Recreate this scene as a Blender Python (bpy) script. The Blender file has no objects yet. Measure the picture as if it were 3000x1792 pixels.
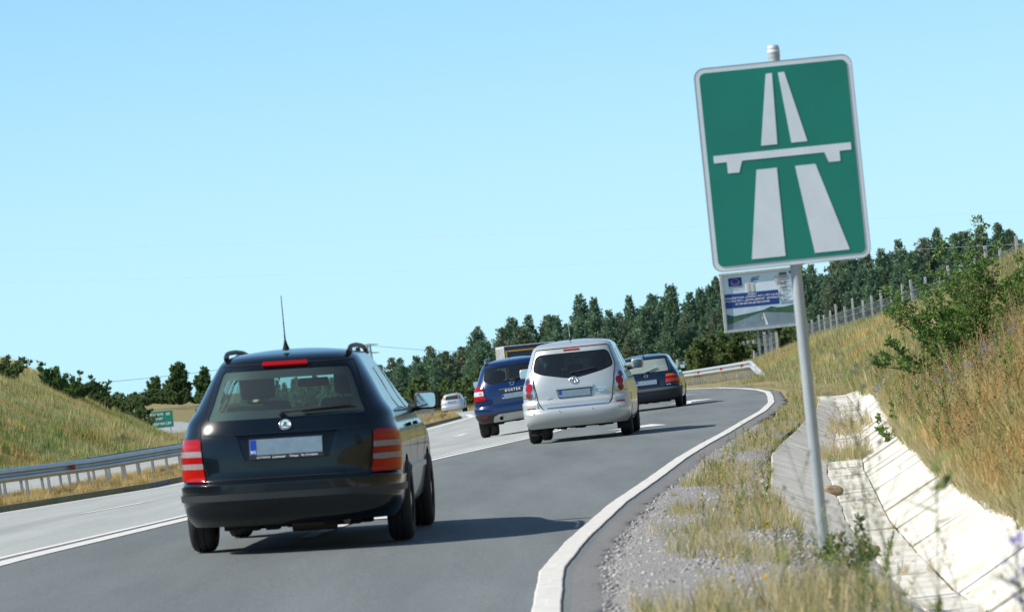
import bpy, bmesh, math, random
import numpy as np
from mathutils import Vector, Matrix, geometry
R = math.radians
random.seed(7); rng = np.random.default_rng(11)
C = bpy.context.scene
COL = C.collection
# ------------------------------------------------------------------ camera
CAMZ = 1.2
F_PITCH, F_ROLL = R(0.832), R(5.8)
cam_d = bpy.data.cameras.new('camera'); cam = bpy.data.objects.new('camera', cam_d); COL.objects.link(cam)
cam_d.sensor_width = 36; cam_d.lens = 140; cam_d.clip_start = .3; cam_d.clip_end = 20000
_f = Vector((0, math.cos(F_PITCH), math.sin(F_PITCH))); _u = Vector((0, -math.sin(F_PITCH), math.cos(F_PITCH))); _r = Vector((1, 0, 0))
_R = _r*math.cos(F_ROLL) - _u*math.sin(F_ROLL); _U = _r*math.sin(F_ROLL) + _u*math.cos(F_ROLL)
cam.matrix_world = Matrix(((_R.x, _U.x, -_f.x, 0), (_R.y, _U.y, -_f.y, 0), (_R.z, _U.z, -_f.z, CAMZ), (0, 0, 0, 1)))
cam_d.dof.use_dof = True; cam_d.dof.focus_distance = 58; cam_d.dof.aperture_fstop = 8
C.camera = cam
# ------------------------------------------------------------------ sky, sun, exposure
SUN = Vector((-1.76, -.42, 1.74)).normalized()          # towards the sun
wd = bpy.data.worlds.new('World'); C.world = wd; wd.use_nodes = True
nt = wd.node_tree; nt.nodes.clear()
sky = nt.nodes.new('ShaderNodeTexSky'); sky.sky_type = 'NISHITA'; sky.sun_disc = False
sky.sun_elevation = math.asin(SUN.z); sky.sun_rotation = math.atan2(SUN.x, SUN.y)
sky.altitude = 600; sky.air_density = 1.0; sky.dust_density = .3; sky.ozone_density = 3.0
# clear summer sky: the Nishita sky, paling to a light cyan haze towards the horizon
tcw = nt.nodes.new('ShaderNodeTexCoord'); sxyz = nt.nodes.new('ShaderNodeSeparateXYZ'); nt.links.new(tcw.outputs['Generated'], sxyz.inputs[0])
m1 = nt.nodes.new('ShaderNodeMath'); m1.operation = 'SUBTRACT'; m1.inputs[0].default_value = 1; m1.use_clamp = True; nt.links.new(sxyz.outputs['Z'], m1.inputs[1])
m2 = nt.nodes.new('ShaderNodeMath'); m2.operation = 'POWER'; m2.inputs[1].default_value = 3.2; nt.links.new(m1.outputs[0], m2.inputs[0])
m3 = nt.nodes.new('ShaderNodeMath'); m3.operation = 'MULTIPLY'; m3.inputs[1].default_value = .95; nt.links.new(m2.outputs[0], m3.inputs[0])
mr = nt.nodes.new('ShaderNodeMapRange'); mr.inputs['From Max'].default_value = .16; mr.inputs['From Min'].default_value = 0; mr.interpolation_type = 'SMOOTHSTEP'; nt.links.new(sxyz.outputs['Z'], mr.inputs[0])
low = nt.nodes.new('ShaderNodeMix'); low.data_type = 'RGBA'; low.inputs[6].default_value = (3.9, 6.7, 8.0, 1); low.inputs[7].default_value = (1.6, 4.7, 8.0, 1); nt.links.new(mr.outputs[0], low.inputs[0])
hsv = nt.nodes.new('ShaderNodeMix'); hsv.data_type = 'RGBA'; nt.links.new(low.outputs[2], hsv.inputs[7]); nt.links.new(m3.outputs[0], hsv.inputs[0])
bg = nt.nodes.new('ShaderNodeBackground'); bg.inputs[1].default_value = .10
wo = nt.nodes.new('ShaderNodeOutputWorld')
nt.links.new(sky.outputs[0], hsv.inputs[6]); nt.links.new(hsv.outputs[2], bg.inputs[0]); nt.links.new(bg.outputs[0], wo.inputs[0])
sl = bpy.data.lights.new('sun', 'SUN'); sl.energy = 4.6; sl.angle = R(.5); sl.color = (1, .955, .87)
so = bpy.data.objects.new('sun', sl); COL.objects.link(so); so.rotation_euler = SUN.to_track_quat('Z', 'Y').to_euler(); so.location = (-30, 0, 30)
C.view_settings.view_transform = 'Standard'; C.view_settings.look = 'None'; C.view_settings.gamma = 1
C.view_settings.use_curve_mapping = False; C.view_settings.exposure = .47
C.cycles.max_bounces = 8; C.cycles.transparent_max_bounces = 16

# ------------------------------------------------------------------ materials
MATS = {}
def nn(t, kind, **kw):
    n = t.nodes.new(kind)
    for k, v in kw.items():
        setattr(n, k, v)
    return n
def mat(name, col, rough=.6, metal=0., coat=0., spec=.5, noise=0., nscale=3., col2=None, bump=0., bscale=40., attr=None, emit=None, detail=6, sub=None, stretch=None):
    """principled material; noise mixes col with col2 over object space, attr multiplies by a colour attribute"""
    if name in MATS: return MATS[name]
    m = bpy.data.materials.new(name); m.use_nodes = True; t = m.node_tree; b = t.nodes['Principled BSDF']
    b.inputs['Base Color'].default_value = (*col, 1); b.inputs['Roughness'].default_value = rough; b.inputs['Metallic'].default_value = metal
    b.inputs['Coat Weight'].default_value = coat; b.inputs['Coat Roughness'].default_value = .04; b.inputs['Specular IOR Level'].default_value = spec
    out = None
    tc = nn(t, 'ShaderNodeNewGeometry'); src = tc.outputs['Position']
    if stretch:
        mp = nn(t, 'ShaderNodeMapping'); mp.inputs['Scale'].default_value = stretch
        t.links.new(src, mp.inputs['Vector']); src = mp.outputs[0]
    if noise:
        n = nn(t, 'ShaderNodeTexNoise'); n.inputs['Scale'].default_value = nscale; n.inputs['Detail'].default_value = detail; n.inputs['Roughness'].default_value = .65
        t.links.new(src, n.inputs['Vector'])
        r = nn(t, 'ShaderNodeMapRange'); r.inputs['From Min'].default_value = .5-noise*.5*.6; r.inputs['From Max'].default_value = .5+noise*.5*.6
        r.inputs['From Min'].default_value = .32; r.inputs['From Max'].default_value = .68
        t.links.new(n.outputs[0], r.inputs['Value'])
        mx = nn(t, 'ShaderNodeMix', data_type='RGBA'); mx.inputs[6].default_value = (*col, 1); c2 = col2 or tuple(c*(1-noise) for c in col)
        mx.inputs[7].default_value = (*c2, 1); t.links.new(r.outputs[0], mx.inputs[0]); out = mx.outputs[2]
    if attr:
        a = nn(t, 'ShaderNodeAttribute'); a.attribute_name = attr
        mm = nn(t, 'ShaderNodeMix', data_type='RGBA', blend_type='MULTIPLY'); mm.inputs[0].default_value = 1
        if out: t.links.new(out, mm.inputs[6])
        else: mm.inputs[6].default_value = (*col, 1)
        t.links.new(a.outputs['Color'], mm.inputs[7]); out = mm.outputs[2]
    if out: t.links.new(out, b.inputs['Base Color'])
    if bump:
        n2 = nn(t, 'ShaderNodeTexNoise'); n2.inputs['Scale'].default_value = bscale; n2.inputs['Detail'].default_value = 4
        t.links.new(src, n2.inputs['Vector'])
        bp = nn(t, 'ShaderNodeBump'); bp.inputs['Strength'].default_value = bump; bp.inputs['Distance'].default_value = .02
        t.links.new(n2.outputs[0], bp.inputs['Height']); t.links.new(bp.outputs[0], b.inputs['Normal'])
    if emit:
        b.inputs['Emission Color'].default_value = (*emit[0], 1); b.inputs['Emission Strength'].default_value = emit[1]
    if sub:      # thin leaves let light through
        b.inputs['Subsurface Weight'].default_value = 0
        tr = nn(t, 'ShaderNodeBsdfTranslucent'); ms = nn(t, 'ShaderNodeMixShader'); ms.inputs[0].default_value = sub
        if out: t.links.new(out, tr.inputs[0])
        else: tr.inputs[0].default_value = (*col, 1)
        t.links.new(b.outputs[0], ms.inputs[1]); t.links.new(tr.outputs[0], ms.inputs[2]); t.links.new(ms.outputs[0], t.nodes['Material Output'].inputs[0])
    MATS[name] = m; return m
def glass(name, tint, rough=.0, refl=1.45, dust_haze=0.):
    if name in MATS: return MATS[name]
    m = bpy.data.materials.new(name); m.use_nodes = True; t = m.node_tree; t.nodes.remove(t.nodes['Principled BSDF'])
    tr = nn(t, 'ShaderNodeBsdfTransparent'); tr.inputs[0].default_value = (*tint, 1)
    gl = nn(t, 'ShaderNodeBsdfGlossy'); gl.inputs['Roughness'].default_value = rough
    lw = nn(t, 'ShaderNodeLayerWeight'); lw.inputs[0].default_value = .5
    pw = nn(t, 'ShaderNodeMath', operation='POWER'); pw.inputs[1].default_value = 4.5; t.links.new(lw.outputs['Facing'], pw.inputs[0])
    ma = nn(t, 'ShaderNodeMath', operation='MULTIPLY_ADD'); ma.inputs[1].default_value = .9; ma.inputs[2].default_value = .07; t.links.new(pw.outputs[0], ma.inputs[0])
    ms = nn(t, 'ShaderNodeMixShader'); t.links.new(ma.outputs[0], ms.inputs[0]); t.links.new(tr.outputs[0], ms.inputs[1]); t.links.new(gl.outputs[0], ms.inputs[2])
    last = ms
    if dust_haze:      # pale diffuse layer: reflected haze painted onto the pane, with a dusty film
        df = nn(t, 'ShaderNodeBsdfDiffuse'); df.inputs[0].default_value = (.50, .60, .55, 1); m2 = nn(t, 'ShaderNodeMixShader'); m2.inputs[0].default_value = dust_haze
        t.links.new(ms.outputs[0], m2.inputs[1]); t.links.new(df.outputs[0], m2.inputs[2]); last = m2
    t.links.new(last.outputs[0], t.nodes['Material Output'].inputs[0]); MATS[name] = m; return m

# ------------------------------------------------------------------ object helpers
def tag(o, label=None, cat=None, group=None, kind=None):
    if label: o['label'] = label
    if cat: o['category'] = cat
    if group: o['group'] = group
    if kind: o['kind'] = kind
    return o
def obj(name, me, m=None, parent=None, label=None, cat=None, group=None, kind=None):
    o = bpy.data.objects.new(name, me); COL.objects.link(o)
    if m is not None:
        ms = m if isinstance(m, (list, tuple)) else [m]
        if me is not None and hasattr(me, 'materials') and len(me.materials) == 0:
            for x in ms: me.materials.append(x)
    if parent is not None: o.parent = parent
    return tag(o, label, cat, group, kind)
def empty(name, loc=(0, 0, 0), rot=(0, 0, 0), label=None, cat=None, group=None, parent=None):
    o = bpy.data.objects.new(name, None); COL.objects.link(o); o.location = loc; o.rotation_euler = rot; o.empty_display_size = .3
    if parent is not None: o.parent = parent
    return tag(o, label, cat, group)
def me_new(name, V, Fc, smooth=False, cols=None):
    me = bpy.data.meshes.new(name); me.from_pydata([tuple(v) for v in V], [], [tuple(f) for f in Fc]); me.update()
    if smooth: me.shade_smooth()
    if cols is not None:
        a = me.color_attributes.new('tone', 'FLOAT_COLOR', 'POINT'); a.data.foreach_set('color', np.asarray(cols, dtype=np.float32).ravel())
    return me
def me_np(name, V, F, cols=None, smooth=False):
    """fast mesh from numpy arrays; F is an (n,k) array, k 3 or 4"""
    V = np.asarray(V, dtype=np.float32); F = np.asarray(F, dtype=np.int32)
    me = bpy.data.meshes.new(name); me.vertices.add(len(V)); me.vertices.foreach_set('co', V.ravel())
    k = F.shape[1]; me.loops.add(F.size); me.loops.foreach_set('vertex_index', F.ravel())
    me.polygons.add(len(F)); me.polygons.foreach_set('loop_start', np.arange(0, F.size, k, dtype=np.int32))
    me.update(calc_edges=True)
    if smooth: me.shade_smooth()
    if cols is not None:
        a = me.color_attributes.new('tone', 'FLOAT_COLOR', 'POINT'); c = np.ones((len(V), 4), dtype=np.float32); c[:, :3] = cols
        a.data.foreach_set('color', c.ravel())
    me.validate(); return me
class MB:
    """collects simple solids into one mesh"""
    def __init__(s): s.V = []; s.F = []; s.sm = []
    def add(s, V, F):
        n = len(s.V); s.V += [tuple(v) for v in V]; s.F += [tuple(i+n for i in f) for f in F]; return s
    def box(s, c, d, rot=None, bev=0):
        x, y, z = d[0]/2, d[1]/2, d[2]/2
        bm = bmesh.new(); bmesh.ops.create_cube(bm, size=1)
        for v in bm.verts: v.co = Vector((v.co.x*d[0], v.co.y*d[1], v.co.z*d[2]))
        if bev: bmesh.ops.bevel(bm, geom=bm.edges[:], offset=bev, segments=2, affect='EDGES', profile=.6)
        M = Matrix.Translation(c) @ (rot.to_4x4() if rot is not None else Matrix())
        bm.verts.index_update(); s.add([M @ v.co for v in bm.verts], [[v.index for v in f.verts] for f in bm.faces]); bm.free(); return s
    def tube(s, pts, r, n=8, cap=True):
        pts = [Vector(p) for p in pts]; rr = r if isinstance(r, (list, tuple)) else [r]*len(pts); V = []; F = []
        up = None
        for i, p in enumerate(pts):
            d = (pts[min(i+1, len(pts)-1)]-pts[max(i-1, 0)]).normalized()
            if up is None: up = Vector((0, 0, 1)) if abs(d.z) < .9 else Vector((1, 0, 0))
            a = d.cross(up).normalized(); b = a.cross(d).normalized(); up = b
            for k in range(n):
                t = 2*math.pi*k/n; V.append(p+a*math.cos(t)*rr[i]+b*math.sin(t)*rr[i])
        for i in range(len(pts)-1):
            for k in range(n): F.append((i*n+k, i*n+(k+1) % n, (i+1)*n+(k+1) % n, (i+1)*n+k))
        if cap: F.append(tuple(range(n))[::-1]); F.append(tuple((len(pts)-1)*n+k for k in range(n)))
        return s.add(V, F)
    def prism(s, poly, y0, y1, M=None):
        """polygon in xz, extruded over y"""
        n = len(poly); V = [Vector((p[0], y0, p[1])) for p in poly]+[Vector((p[0], y1, p[1])) for p in poly]
        if M is not None: V = [M @ v for v in V]
        F = [tuple(range(n)), tuple(range(2*n-1, n-1, -1))]+[(i, i+n, (i+1) % n+n, (i+1) % n) for i in range(n)]
        return s.add(V, F)
    def lathe(s, prof, c=(0, 0, 0), axis='X', n=32):
        V = []; F = []; k = len(prof)
        for i in range(n):
            t = 2*math.pi*i/n
            for (a, r) in prof:
                if axis == 'X': V.append((c[0]+a, c[1]+r*math.cos(t), c[2]+r*math.sin(t)))
                elif axis == 'Y': V.append((c[0]+r*math.cos(t), c[1]+a, c[2]+r*math.sin(t)))
                else: V.append((c[0]+r*math.cos(t), c[1]+r*math.sin(t), c[2]+a))
        for i in range(n):
            for j in range(k-1): F.append((i*k+j, i*k+j+1, ((i+1) % n)*k+j+1, ((i+1) % n)*k+j))
        return s.add(V, F)
    def mesh(s, name, smooth=False, angle=None):
        me = bpy.data.meshes.new(name); me.from_pydata(s.V, [], s.F); me.update()
        bm = bmesh.new(); bm.from_mesh(me); bmesh.ops.recalc_face_normals(bm, faces=bm.faces[:])
        if angle is not None:
            for e in bm.edges:
                if len(e.link_faces) == 2 and e.calc_face_angle(0) > angle: e.smooth = False
        bm.to_mesh(me); bm.free()
        if smooth: me.shade_smooth()
        return me
    def obj(s, name, m, parent=None, smooth=False, angle=R(35), **kw):
        return obj(name, s.mesh(name, smooth, angle), m, parent, **kw)
def text_mesh(body, size, depth=.002, align='CENTER', bold=0., shear=0.):
    cu = bpy.data.curves.new('text', 'FONT'); cu.body = body; cu.size = size; cu.extrude = depth; cu.align_x = align; cu.align_y = 'CENTER'
    cu.offset = bold; cu.shear = shear; cu.resolution_u = 2
    o = bpy.data.objects.new('text', cu); COL.objects.link(o)
    dg = bpy.context.evaluated_depsgraph_get(); me = bpy.data.meshes.new_from_object(o.evaluated_get(dg))
    bpy.data.objects.remove(o); bpy.data.curves.remove(cu); return me
def place_text(name, body, size, M, m, parent, depth=.002, **kw):
    me = text_mesh(body, size, depth, **kw); me.transform(M); me.materials.clear(); return obj(name, me, m, parent)
FACE = Matrix(((1, 0, 0, 0), (0, 0, -1, 0), (0, 1, 0, 0), (0, 0, 0, 1)))     # text lying in xy -> standing, facing -y

# ------------------------------------------------------------------ lie of the land: tables over Y (metres from the camera)
def tab(t):
    a = np.array(t, dtype=float); return lambda y: np.interp(y, a[:, 0], a[:, 1])
# right edge line
xR = tab([(-20, -1.2), (4, -.25), (12, -.06), (18.8, .015), (22.7, .075), (26.3, .27), (32.6, .70), (38.5, 1.2), (45, 1.73), (51, 2.28), (56.7, 2.84), (65, 3.6), (73.7, 4.42), (85, 5.3), (98, 6.1), (107, 6.6), (115.6, 6.87), (125, 6.9), (135, 6.65), (147, 5.75), (165, 5.0), (190, 4.2), (220, 3.6), (260, 2.), (300, -.5), (400, -11), (600, -45), (6000, -900)])
hR = tab([(-20, 1.17), (18.8, 1.18), (26, 1.2), (32.6, 1.22), (45, 1.25), (56.7, 1.28), (73.7, 1.33), (98, 1.42), (115, 1.46), (135, 1.5), (147, 1.55), (190, 1.98), (300, 3.1), (400, 4.2), (600, 5.2), (6000, 8)])
# double line (crown)
xD = tab([(-20, -8.2), (12, -5.4), (29.1, -3.9), (36.8, -3.24), (48, -2.28), (57.5, -1.48), (72.5, .05), (85, 1.1), (97, 1.9), (120, 2.75), (142, 2.2), (190, 1.), (240, -.2), (300, -3.5), (400, -14.5), (600, -49), (6000, -910)])
hD = tab([(-20, 1.0), (29.1, 1.04), (36.8, 1.10), (48, 1.18), (57.5, 1.25), (72.5, 1.35), (97, 1.5), (120, 1.54), (142, 1.62), (190, 2.02), (300, 3.15), (400, 4.3), (600, 5.2), (6000, 8)])
# left edge line of the carriageway
xL = tab([(-20, -24), (30, -17), (63, -12.8), (80, -10.7), (97, -8.55), (120, -6.3), (150, -3.7), (190, -2.4), (240, -3.3), (300, -8), (400, -20), (600, -56), (6000, -920)])
hL = tab([(-20, 1.3), (30, 1.45), (63, 1.8), (80, 1.95), (97, 2.1), (150, 2.14), (190, 2.32), (240, 2.75), (300, 3.3), (400, 4.4), (600, 5.2), (6000, 8)])
# drainage channel: offsets from the right line
oLT = tab([(-20, 1.55), (22, 1.52), (26, 1.42), (35, 1.2), (46, 1.0), (90, 1.0), (100, 1.2)]); oLF = tab([(-20, 2.05), (24.8, 1.99), (46, 1.6), (64, 1.45), (92, 1.4)])
oRF = tab([(-20, 2.35), (24.8, 2.28), (46, 2.03), (64, 1.85), (92, 1.75)]); oRT = tab([(-20, 3.0), (24.8, 2.85), (46, 2.6), (64, 2.35), (92, 2.15)])
hF = tab([(-20, 1.55), (24.8, 1.55), (46, 1.6), (64, 1.63), (86, 1.62), (93, 1.45), (97, 1.42), (6000, 8)])
hRT = tab([(-20, 1.24), (24.8, 1.27), (46, 1.32), (64, 1.33), (92, 1.4), (150, 1.57), (190, 1.98), (300, 3.1), (400, 4.2), (600, 5.2), (6000, 8)])
oTOE = tab([(-20, 3.2), (25, 3.0), (46, 2.75), (64, 2.5), (92, 2.3), (110, 2.5), (150, 4.2), (200, 6), (300, 8), (6000, 10)])
xF = tab([(-20, 14.3), (110, 14.3), (150, 14.6), (200, 15), (230, 15.5), (300, 14), (400, 8), (6000, 0)])
zF = tab([(-20, 6.5), (40, 4.6), (60, 3.2), (85, 2.3), (110, 1.55), (150, .42), (200, -.35), (250, -1.4), (300, -2.5), (400, -4.2), (600, -5.2), (6000, -8)])
# left cutting
oH1 = tab([(-20, 15), (190, 14.6), (230, 18), (400, 18), (6000, 18)])
xC = tab([(-20, -42), (150, -31), (205, -30.5), (260, -32.4), (300, -34.0), (350, -41), (400, -50), (6000, -950)])
zC = tab([(-20, 5), (150, 5.0), (205, 4.2), (260, 3.0), (300, 1.5), (350, -2.2), (400, -4.2), (600, -5.2), (6000, -8)])
def section(y):
    """break points (x, z) of the ground across the road at distance y"""
    r, d, l = float(xR(y)), float(xD(y)), float(xL(y)); c = float(xC(y)); h1 = min(l-float(oH1(y)), l-13); toe = r+float(oTOE(y)); ff = max(float(xF(y)), toe+1)
    zl, zd, zr = -float(hL(y)), -float(hD(y)), -float(hR(y)); hf = -float(hF(y)); zrt = -float(hRT(y))
    ditch = y < 93
    P = [(-4200, float(zC(y))-2), (-400, float(zC(y))-.5), (min(c-12, h1-16), float(zC(y))-.1), (min(c, h1-4), float(zC(y))), (h1, zl-.12), (h1+2, zl-.22), (l-4.6, zl-.02), (l-4.3, zl+.06), (l-.62, zl+.12), (l-.60, zl+.12), (l-.595, zl-.07), (d, zd-.06), (r, zr-.05), (r+.40, zr-.07), (r+.42, zr-.02)]
    if ditch: P += [(r+float(oLT(y))-.03, zr-.085), (r+float(oLF(y)), hf-.09), (r+float(oRF(y)), hf-.09), (r+float(oRT(y))+.03, zrt-.02)]
    else: P += [(r+1.1, zr-.05), (r+1.5, zr-.12), (r+1.75, zr-.12), (r+2.1, zrt)]
    P += [(toe, zrt+.04), (ff, float(zF(y))), (ff+2.5, float(zF(y))-.4), (ff+8, float(zF(y))-1.2), (400, float(zF(y))-1.2), (4200, float(zF(y))-2)]
    return P
def hill(x, y):
    """wooded rise behind everything"""
    x = np.asarray(x, float); y = np.asarray(y, float)
    k = np.clip((y-330)/170, 0, 1); k = k*k*(3-2*k)
    base = np.interp(x, [-4200, -60, -20, 5, 31, 60, 110, 4200], [-2, -1.5, -5.0, -4, -.8, 1.0, 2.5, 3])
    return k, base
def gz(x, y):
    P = section(y); z = float(np.interp(x, [p[0] for p in P], [p[1] for p in P])); k, b = hill(x, y)
    return z*(1-float(k))+float(b)*float(k)+CAMZ
def wx(v): return v
def rd(x, y):     # road surface height (world)
    l, d, r = float(xL(y)), float(xD(y)), float(xR(y))
    xs = [l-.6, l, d, r, r+.6]; zl, zd, zr = -float(hL(y)), -float(hD(y)), -float(hR(y))
    zz = [zl-.01, zl, zd, zr, zr-.02]
    return float(np.interp(x, xs, zz))+CAMZ
_vt = rng.random(4096)
def vn(x):
    i = int(math.floor(x)); t = x-i; t = t*t*(3-2*t); return float(_vt[i % 4096]*(1-t)+_vt[(i+1) % 4096]*t)
# ------------------------------------------------------------------ ground, road, markings
M_soil = mat('dry_ground', (.27, .20, .105), .95, noise=1, nscale=1.3, col2=(.16, .165, .07), bump=.6, bscale=9, spec=.1)
def stations(a, b, first, grow):
    y = a; out = [a]; s = first
    while y < b: y += s; s *= grow; out.append(min(y, b))
    return out
YS = stations(-20, 6000, .8, 1.022)
def build_ground():
    V = []; F = []; sub = [2, 3, 3, 10, 3, 6, 2, 6, 1, 1, 6, 5, 1, 1, 4, 3, 2, 3, 2, 10, 2, 3, 6, 2]
    for y in YS:
        P = section(y); row = []
        for i in range(len(P)-1):
            n = sub[i] if i < len(sub) else 2
            for j in range(n):
                t = j/n; row.append((P[i][0]*(1-t)+P[i+1][0]*t, P[i][1]*(1-t)+P[i+1][1]*t, i))
        row.append((P[-1][0], P[-1][1], 99))
        for (x, z, i) in row:
            k, b = hill(x, y); zz = z*(1-float(k))+float(b)*float(k)
            if i in (3, 19, 18) : zz += .12*math.sin(x*1.7+y*.31)*math.sin(y*.23+x)*min(1, abs(x)/8)
            V.append((x, y, zz+CAMZ))
    n = len(V)//len(YS)
    for a in range(len(YS)-1):
        for b in range(n-1): F.append((a*n+b, a*n+b+1, (a+1)*n+b+1, (a+1)*n+b))
    return me_np('ground', V, F, smooth=True)
obj('ground', build_ground(), M_soil, kind='structure')

def asphalt(name, col, col2, edge):
    m = bpy.data.materials.new(name); m.use_nodes = True; t = m.node_tree; b = t.nodes['Principled BSDF']; b.inputs['Roughness'].default_value = .88; b.inputs['Specular IOR Level'].default_value = .3
    g = nn(t, 'ShaderNodeNewGeometry')
    n1 = nn(t, 'ShaderNodeTexNoise'); n1.inputs['Scale'].default_value = .9; n1.inputs['Detail'].default_value = 7; n1.inputs['Roughness'].default_value = .6
    mp = nn(t, 'ShaderNodeMapping'); mp.inputs['Scale'].default_value = (1.6, .12, 1); t.links.new(g.outputs['Position'], mp.inputs[0]); t.links.new(mp.outputs[0], n1.inputs['Vector'])
    n2 = nn(t, 'ShaderNodeTexNoise'); n2.inputs['Scale'].default_value = 55; n2.inputs['Detail'].default_value = 3; t.links.new(g.outputs['Position'], n2.inputs['Vector'])
    r1 = nn(t, 'ShaderNodeMapRange'); r1.inputs['From Min'].default_value = .35; r1.inputs['From Max'].default_value = .65; t.links.new(n1.outputs[0], r1.inputs[0])
    mx = nn(t, 'ShaderNodeMix', data_type='RGBA'); mx.inputs[6].default_value = (*col, 1); mx.inputs[7].default_value = (*col2, 1); t.links.new(r1.outputs[0], mx.inputs[0])
    r2 = nn(t, 'ShaderNodeMapRange'); r2.inputs['From Min'].default_value = .3; r2.inputs['From Max'].default_value = .7; r2.inputs['To Min'].default_value = .7; r2.inputs['To Max'].default_value = 1.3; t.links.new(n2.outputs[0], r2.inputs[0])
    mm = nn(t, 'ShaderNodeMix', data_type='RGBA', blend_type='MULTIPLY'); mm.inputs[0].default_value = 1; t.links.new(mx.outputs[2], mm.inputs[6]); t.links.new(r2.outputs[0], mm.inputs[7])
    if edge:
        at = nn(t, 'ShaderNodeAttribute'); at.attribute_name = 'tone'; m3_ = nn(t, 'ShaderNodeMix', data_type='RGBA', blend_type='MULTIPLY'); m3_.inputs[0].default_value = 1
        t.links.new(mm.outputs[2], m3_.inputs[6]); t.links.new(at.outputs['Color'], m3_.inputs[7]); t.links.new(m3_.outputs[2], b.inputs['Base Color'])
    else: t.links.new(mm.outputs[2], b.inputs['Base Color'])
    bp = nn(t, 'ShaderNodeBump'); bp.inputs['Strength'].default_value = .35; bp.inputs['Distance'].default_value = .01; t.links.new(n2.outputs[0], bp.inputs['Height']); t.links.new(bp.outputs[0], b.inputs['Normal'])
    MATS[name] = m; return m
M_asph = asphalt('asphalt', (.156, .170, .166), (.118, .131, .129), 1)
M_asph2 = asphalt('older_asphalt', (.35, .36, .335), (.285, .295, .275), 1)
M_asph3 = asphalt('opposite_asphalt', (.35, .36, .335), (.285, .295, .275), 0)
M_asphE = asphalt('edge_asphalt', (.185, .18, .17), (.15, .145, .14), 0)
M_white = mat('road_paint', (.66, .645, .60), .8, noise=.4, nscale=14, col2=(.52, .50, .46), bump=.2, spec=.2)
def strip(name, xa, xb, ys, dz, m, n=2, noise=0, surf=rd, zb=None, lanes=0, **kw):
    V = []; F = []; T = []
    for i, y in enumerate(ys):
        a, b = xa(y), xb(y)
        if noise: b += noise*(.5*math.sin(y*3.1)+.35*math.sin(y*7.7+1)+.3*math.sin(y*17.3)+.25*math.sin(y*41))
        for k in range(n+1):
            x = a+(b-a)*k/n
            if lanes: uu = (k/n*lanes) % 1; q_ = vn(y*.07+uu*3+50)*.5+.5; T.append([1-.13*q_*math.exp(-((uu-.5)/.13)**2)+.05*math.exp(-((uu-.27)/.08)**2)+.05*math.exp(-((uu-.73)/.08)**2)+.05*(vn(y*.19+k)-.5)]*3)
            V.append((x, y, surf(x, y)+dz-(.09 if (zb and k == n) else 0)))
    for i in range(len(ys)-1):
        for k in range(n): F.append((i*(n+1)+k, i*(n+1)+k+1, (i+1)*(n+1)+k+1, (i+1)*(n+1)+k))
    return obj(name, me_np(name, V, F, T if lanes else None, smooth=True), m, **kw)
YR = [y for y in stations(-20, 500, .35, 1.006)]
f = float
# main lanes (pale, older asphalt), the turning lane (darker) and its ragged outer edge
def xcut(y): return f(xD(y))
strip('road', lambda y: f(xL(y))-.6, xcut, YR, 0, M_asph2, 24, lanes=2, kind='structure')
strip('road_lane', xcut, lambda y: f(xR(y))+.12, YR, 0, M_asph, 16, lanes=1, kind='structure')
YN = np.arange(-20, 130, .05)
def edge_strip():
    V = []; F = []
    for i, y in enumerate(YN):
        y = float(y); r = f(xR(y)); b = r+.30+.06*(vn(y*.9)-.5)+.07*(vn(y*2.7+50)-.5)+.05*(vn(y*8+90)-.5)+.03*(vn(y*25)-.5)
        for x, z in ((r+.12, 0), (b-.05, 0), (b, -.004), (b+.012, -.022)): V.append((x, y, rd(min(x, r+.59), y)+z))
    for i in range(len(YN)-1):
        for k in range(3): F.append((i*4+k, i*4+k+1, (i+1)*4+k+1, (i+1)*4+k))
    return obj('road_edge', me_np('road_edge', V, F), M_asphE, kind='structure')
edge_strip()
strip('road_shoulder', lambda y: f(xR(y))+.12, lambda y: f(xR(y))+.9, [y for y in YR if y > 129.9], 0, M_asphE, 2, kind='structure')
# markings, each sheet above the asphalt
def ribbed():     # the profiled edge line: transverse ribs give it the fluted look
    m = mat('edge_line_paint', (.62, .60, .555), .8, noise=.45, nscale=9, col2=(.50, .475, .43), spec=.2)
    return m
mk = empty('edge_line', label='broad white edge line sweeping along the right side of the bend', cat='road marking')
mk.location = (0, 0, 0)
V = []; F = []; yl = list(np.arange(6, 60, .25))+list(np.arange(60, 300, 1.5)); prof = []
for k in range(15): prof.append((-.071+.142*k/14, .006+(.004 if k % 2 else 0)))
for y in yl:
    y = float(y); r = f(xR(y)); wob = .002*math.sin(y*3.3)+.0015*math.sin(y*9.1)
    hd = math.hypot(1, (f(xR(y+.5))-f(xR(y-.5))))
    V.append((r-.071*hd+wob, y, rd(r, y)+.001))
    for (o_, z_) in prof: V.append((r+o_*hd+wob*(1 if o_ < 0 else -1), y, rd(r, y)+z_))
    V.append((r+.071*hd-wob, y, rd(r, y)+.001))
k = len(prof)+2
for i in range(len(yl)-1):
    for j in range(k-1): F.append((i*k+j, i*k+j+1, (i+1)*k+j+1, (i+1)*k+j))
obj('painted_line', me_np('painted_line', V, F), ribbed(), mk)
def line(name, xc, w, y0, y1, label, parent=None, cat='road marking', m=None, group=None, step=.8):
    ys = list(np.arange(y0, y1, step))+[y1]
    o = strip(name, lambda y: xc(y)-w/2, lambda y: xc(y)+w/2, ys, .005, m or M_white, 1)
    return tag(o, label, cat, group)
line('lane_line', lambda y: f(xD(y))-.085, .14, 12, 230, 'left stripe of the solid double white line between the lanes')
line('lane_line', lambda y: f(xD(y))+.16, .17, 12, 230, 'right and wider stripe of the solid double white line')
line('carriageway_edge_line', lambda y: f(xL(y)), .30, 30, 300, 'white edge line beside the kerb of the grass median', step=1.5)
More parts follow.
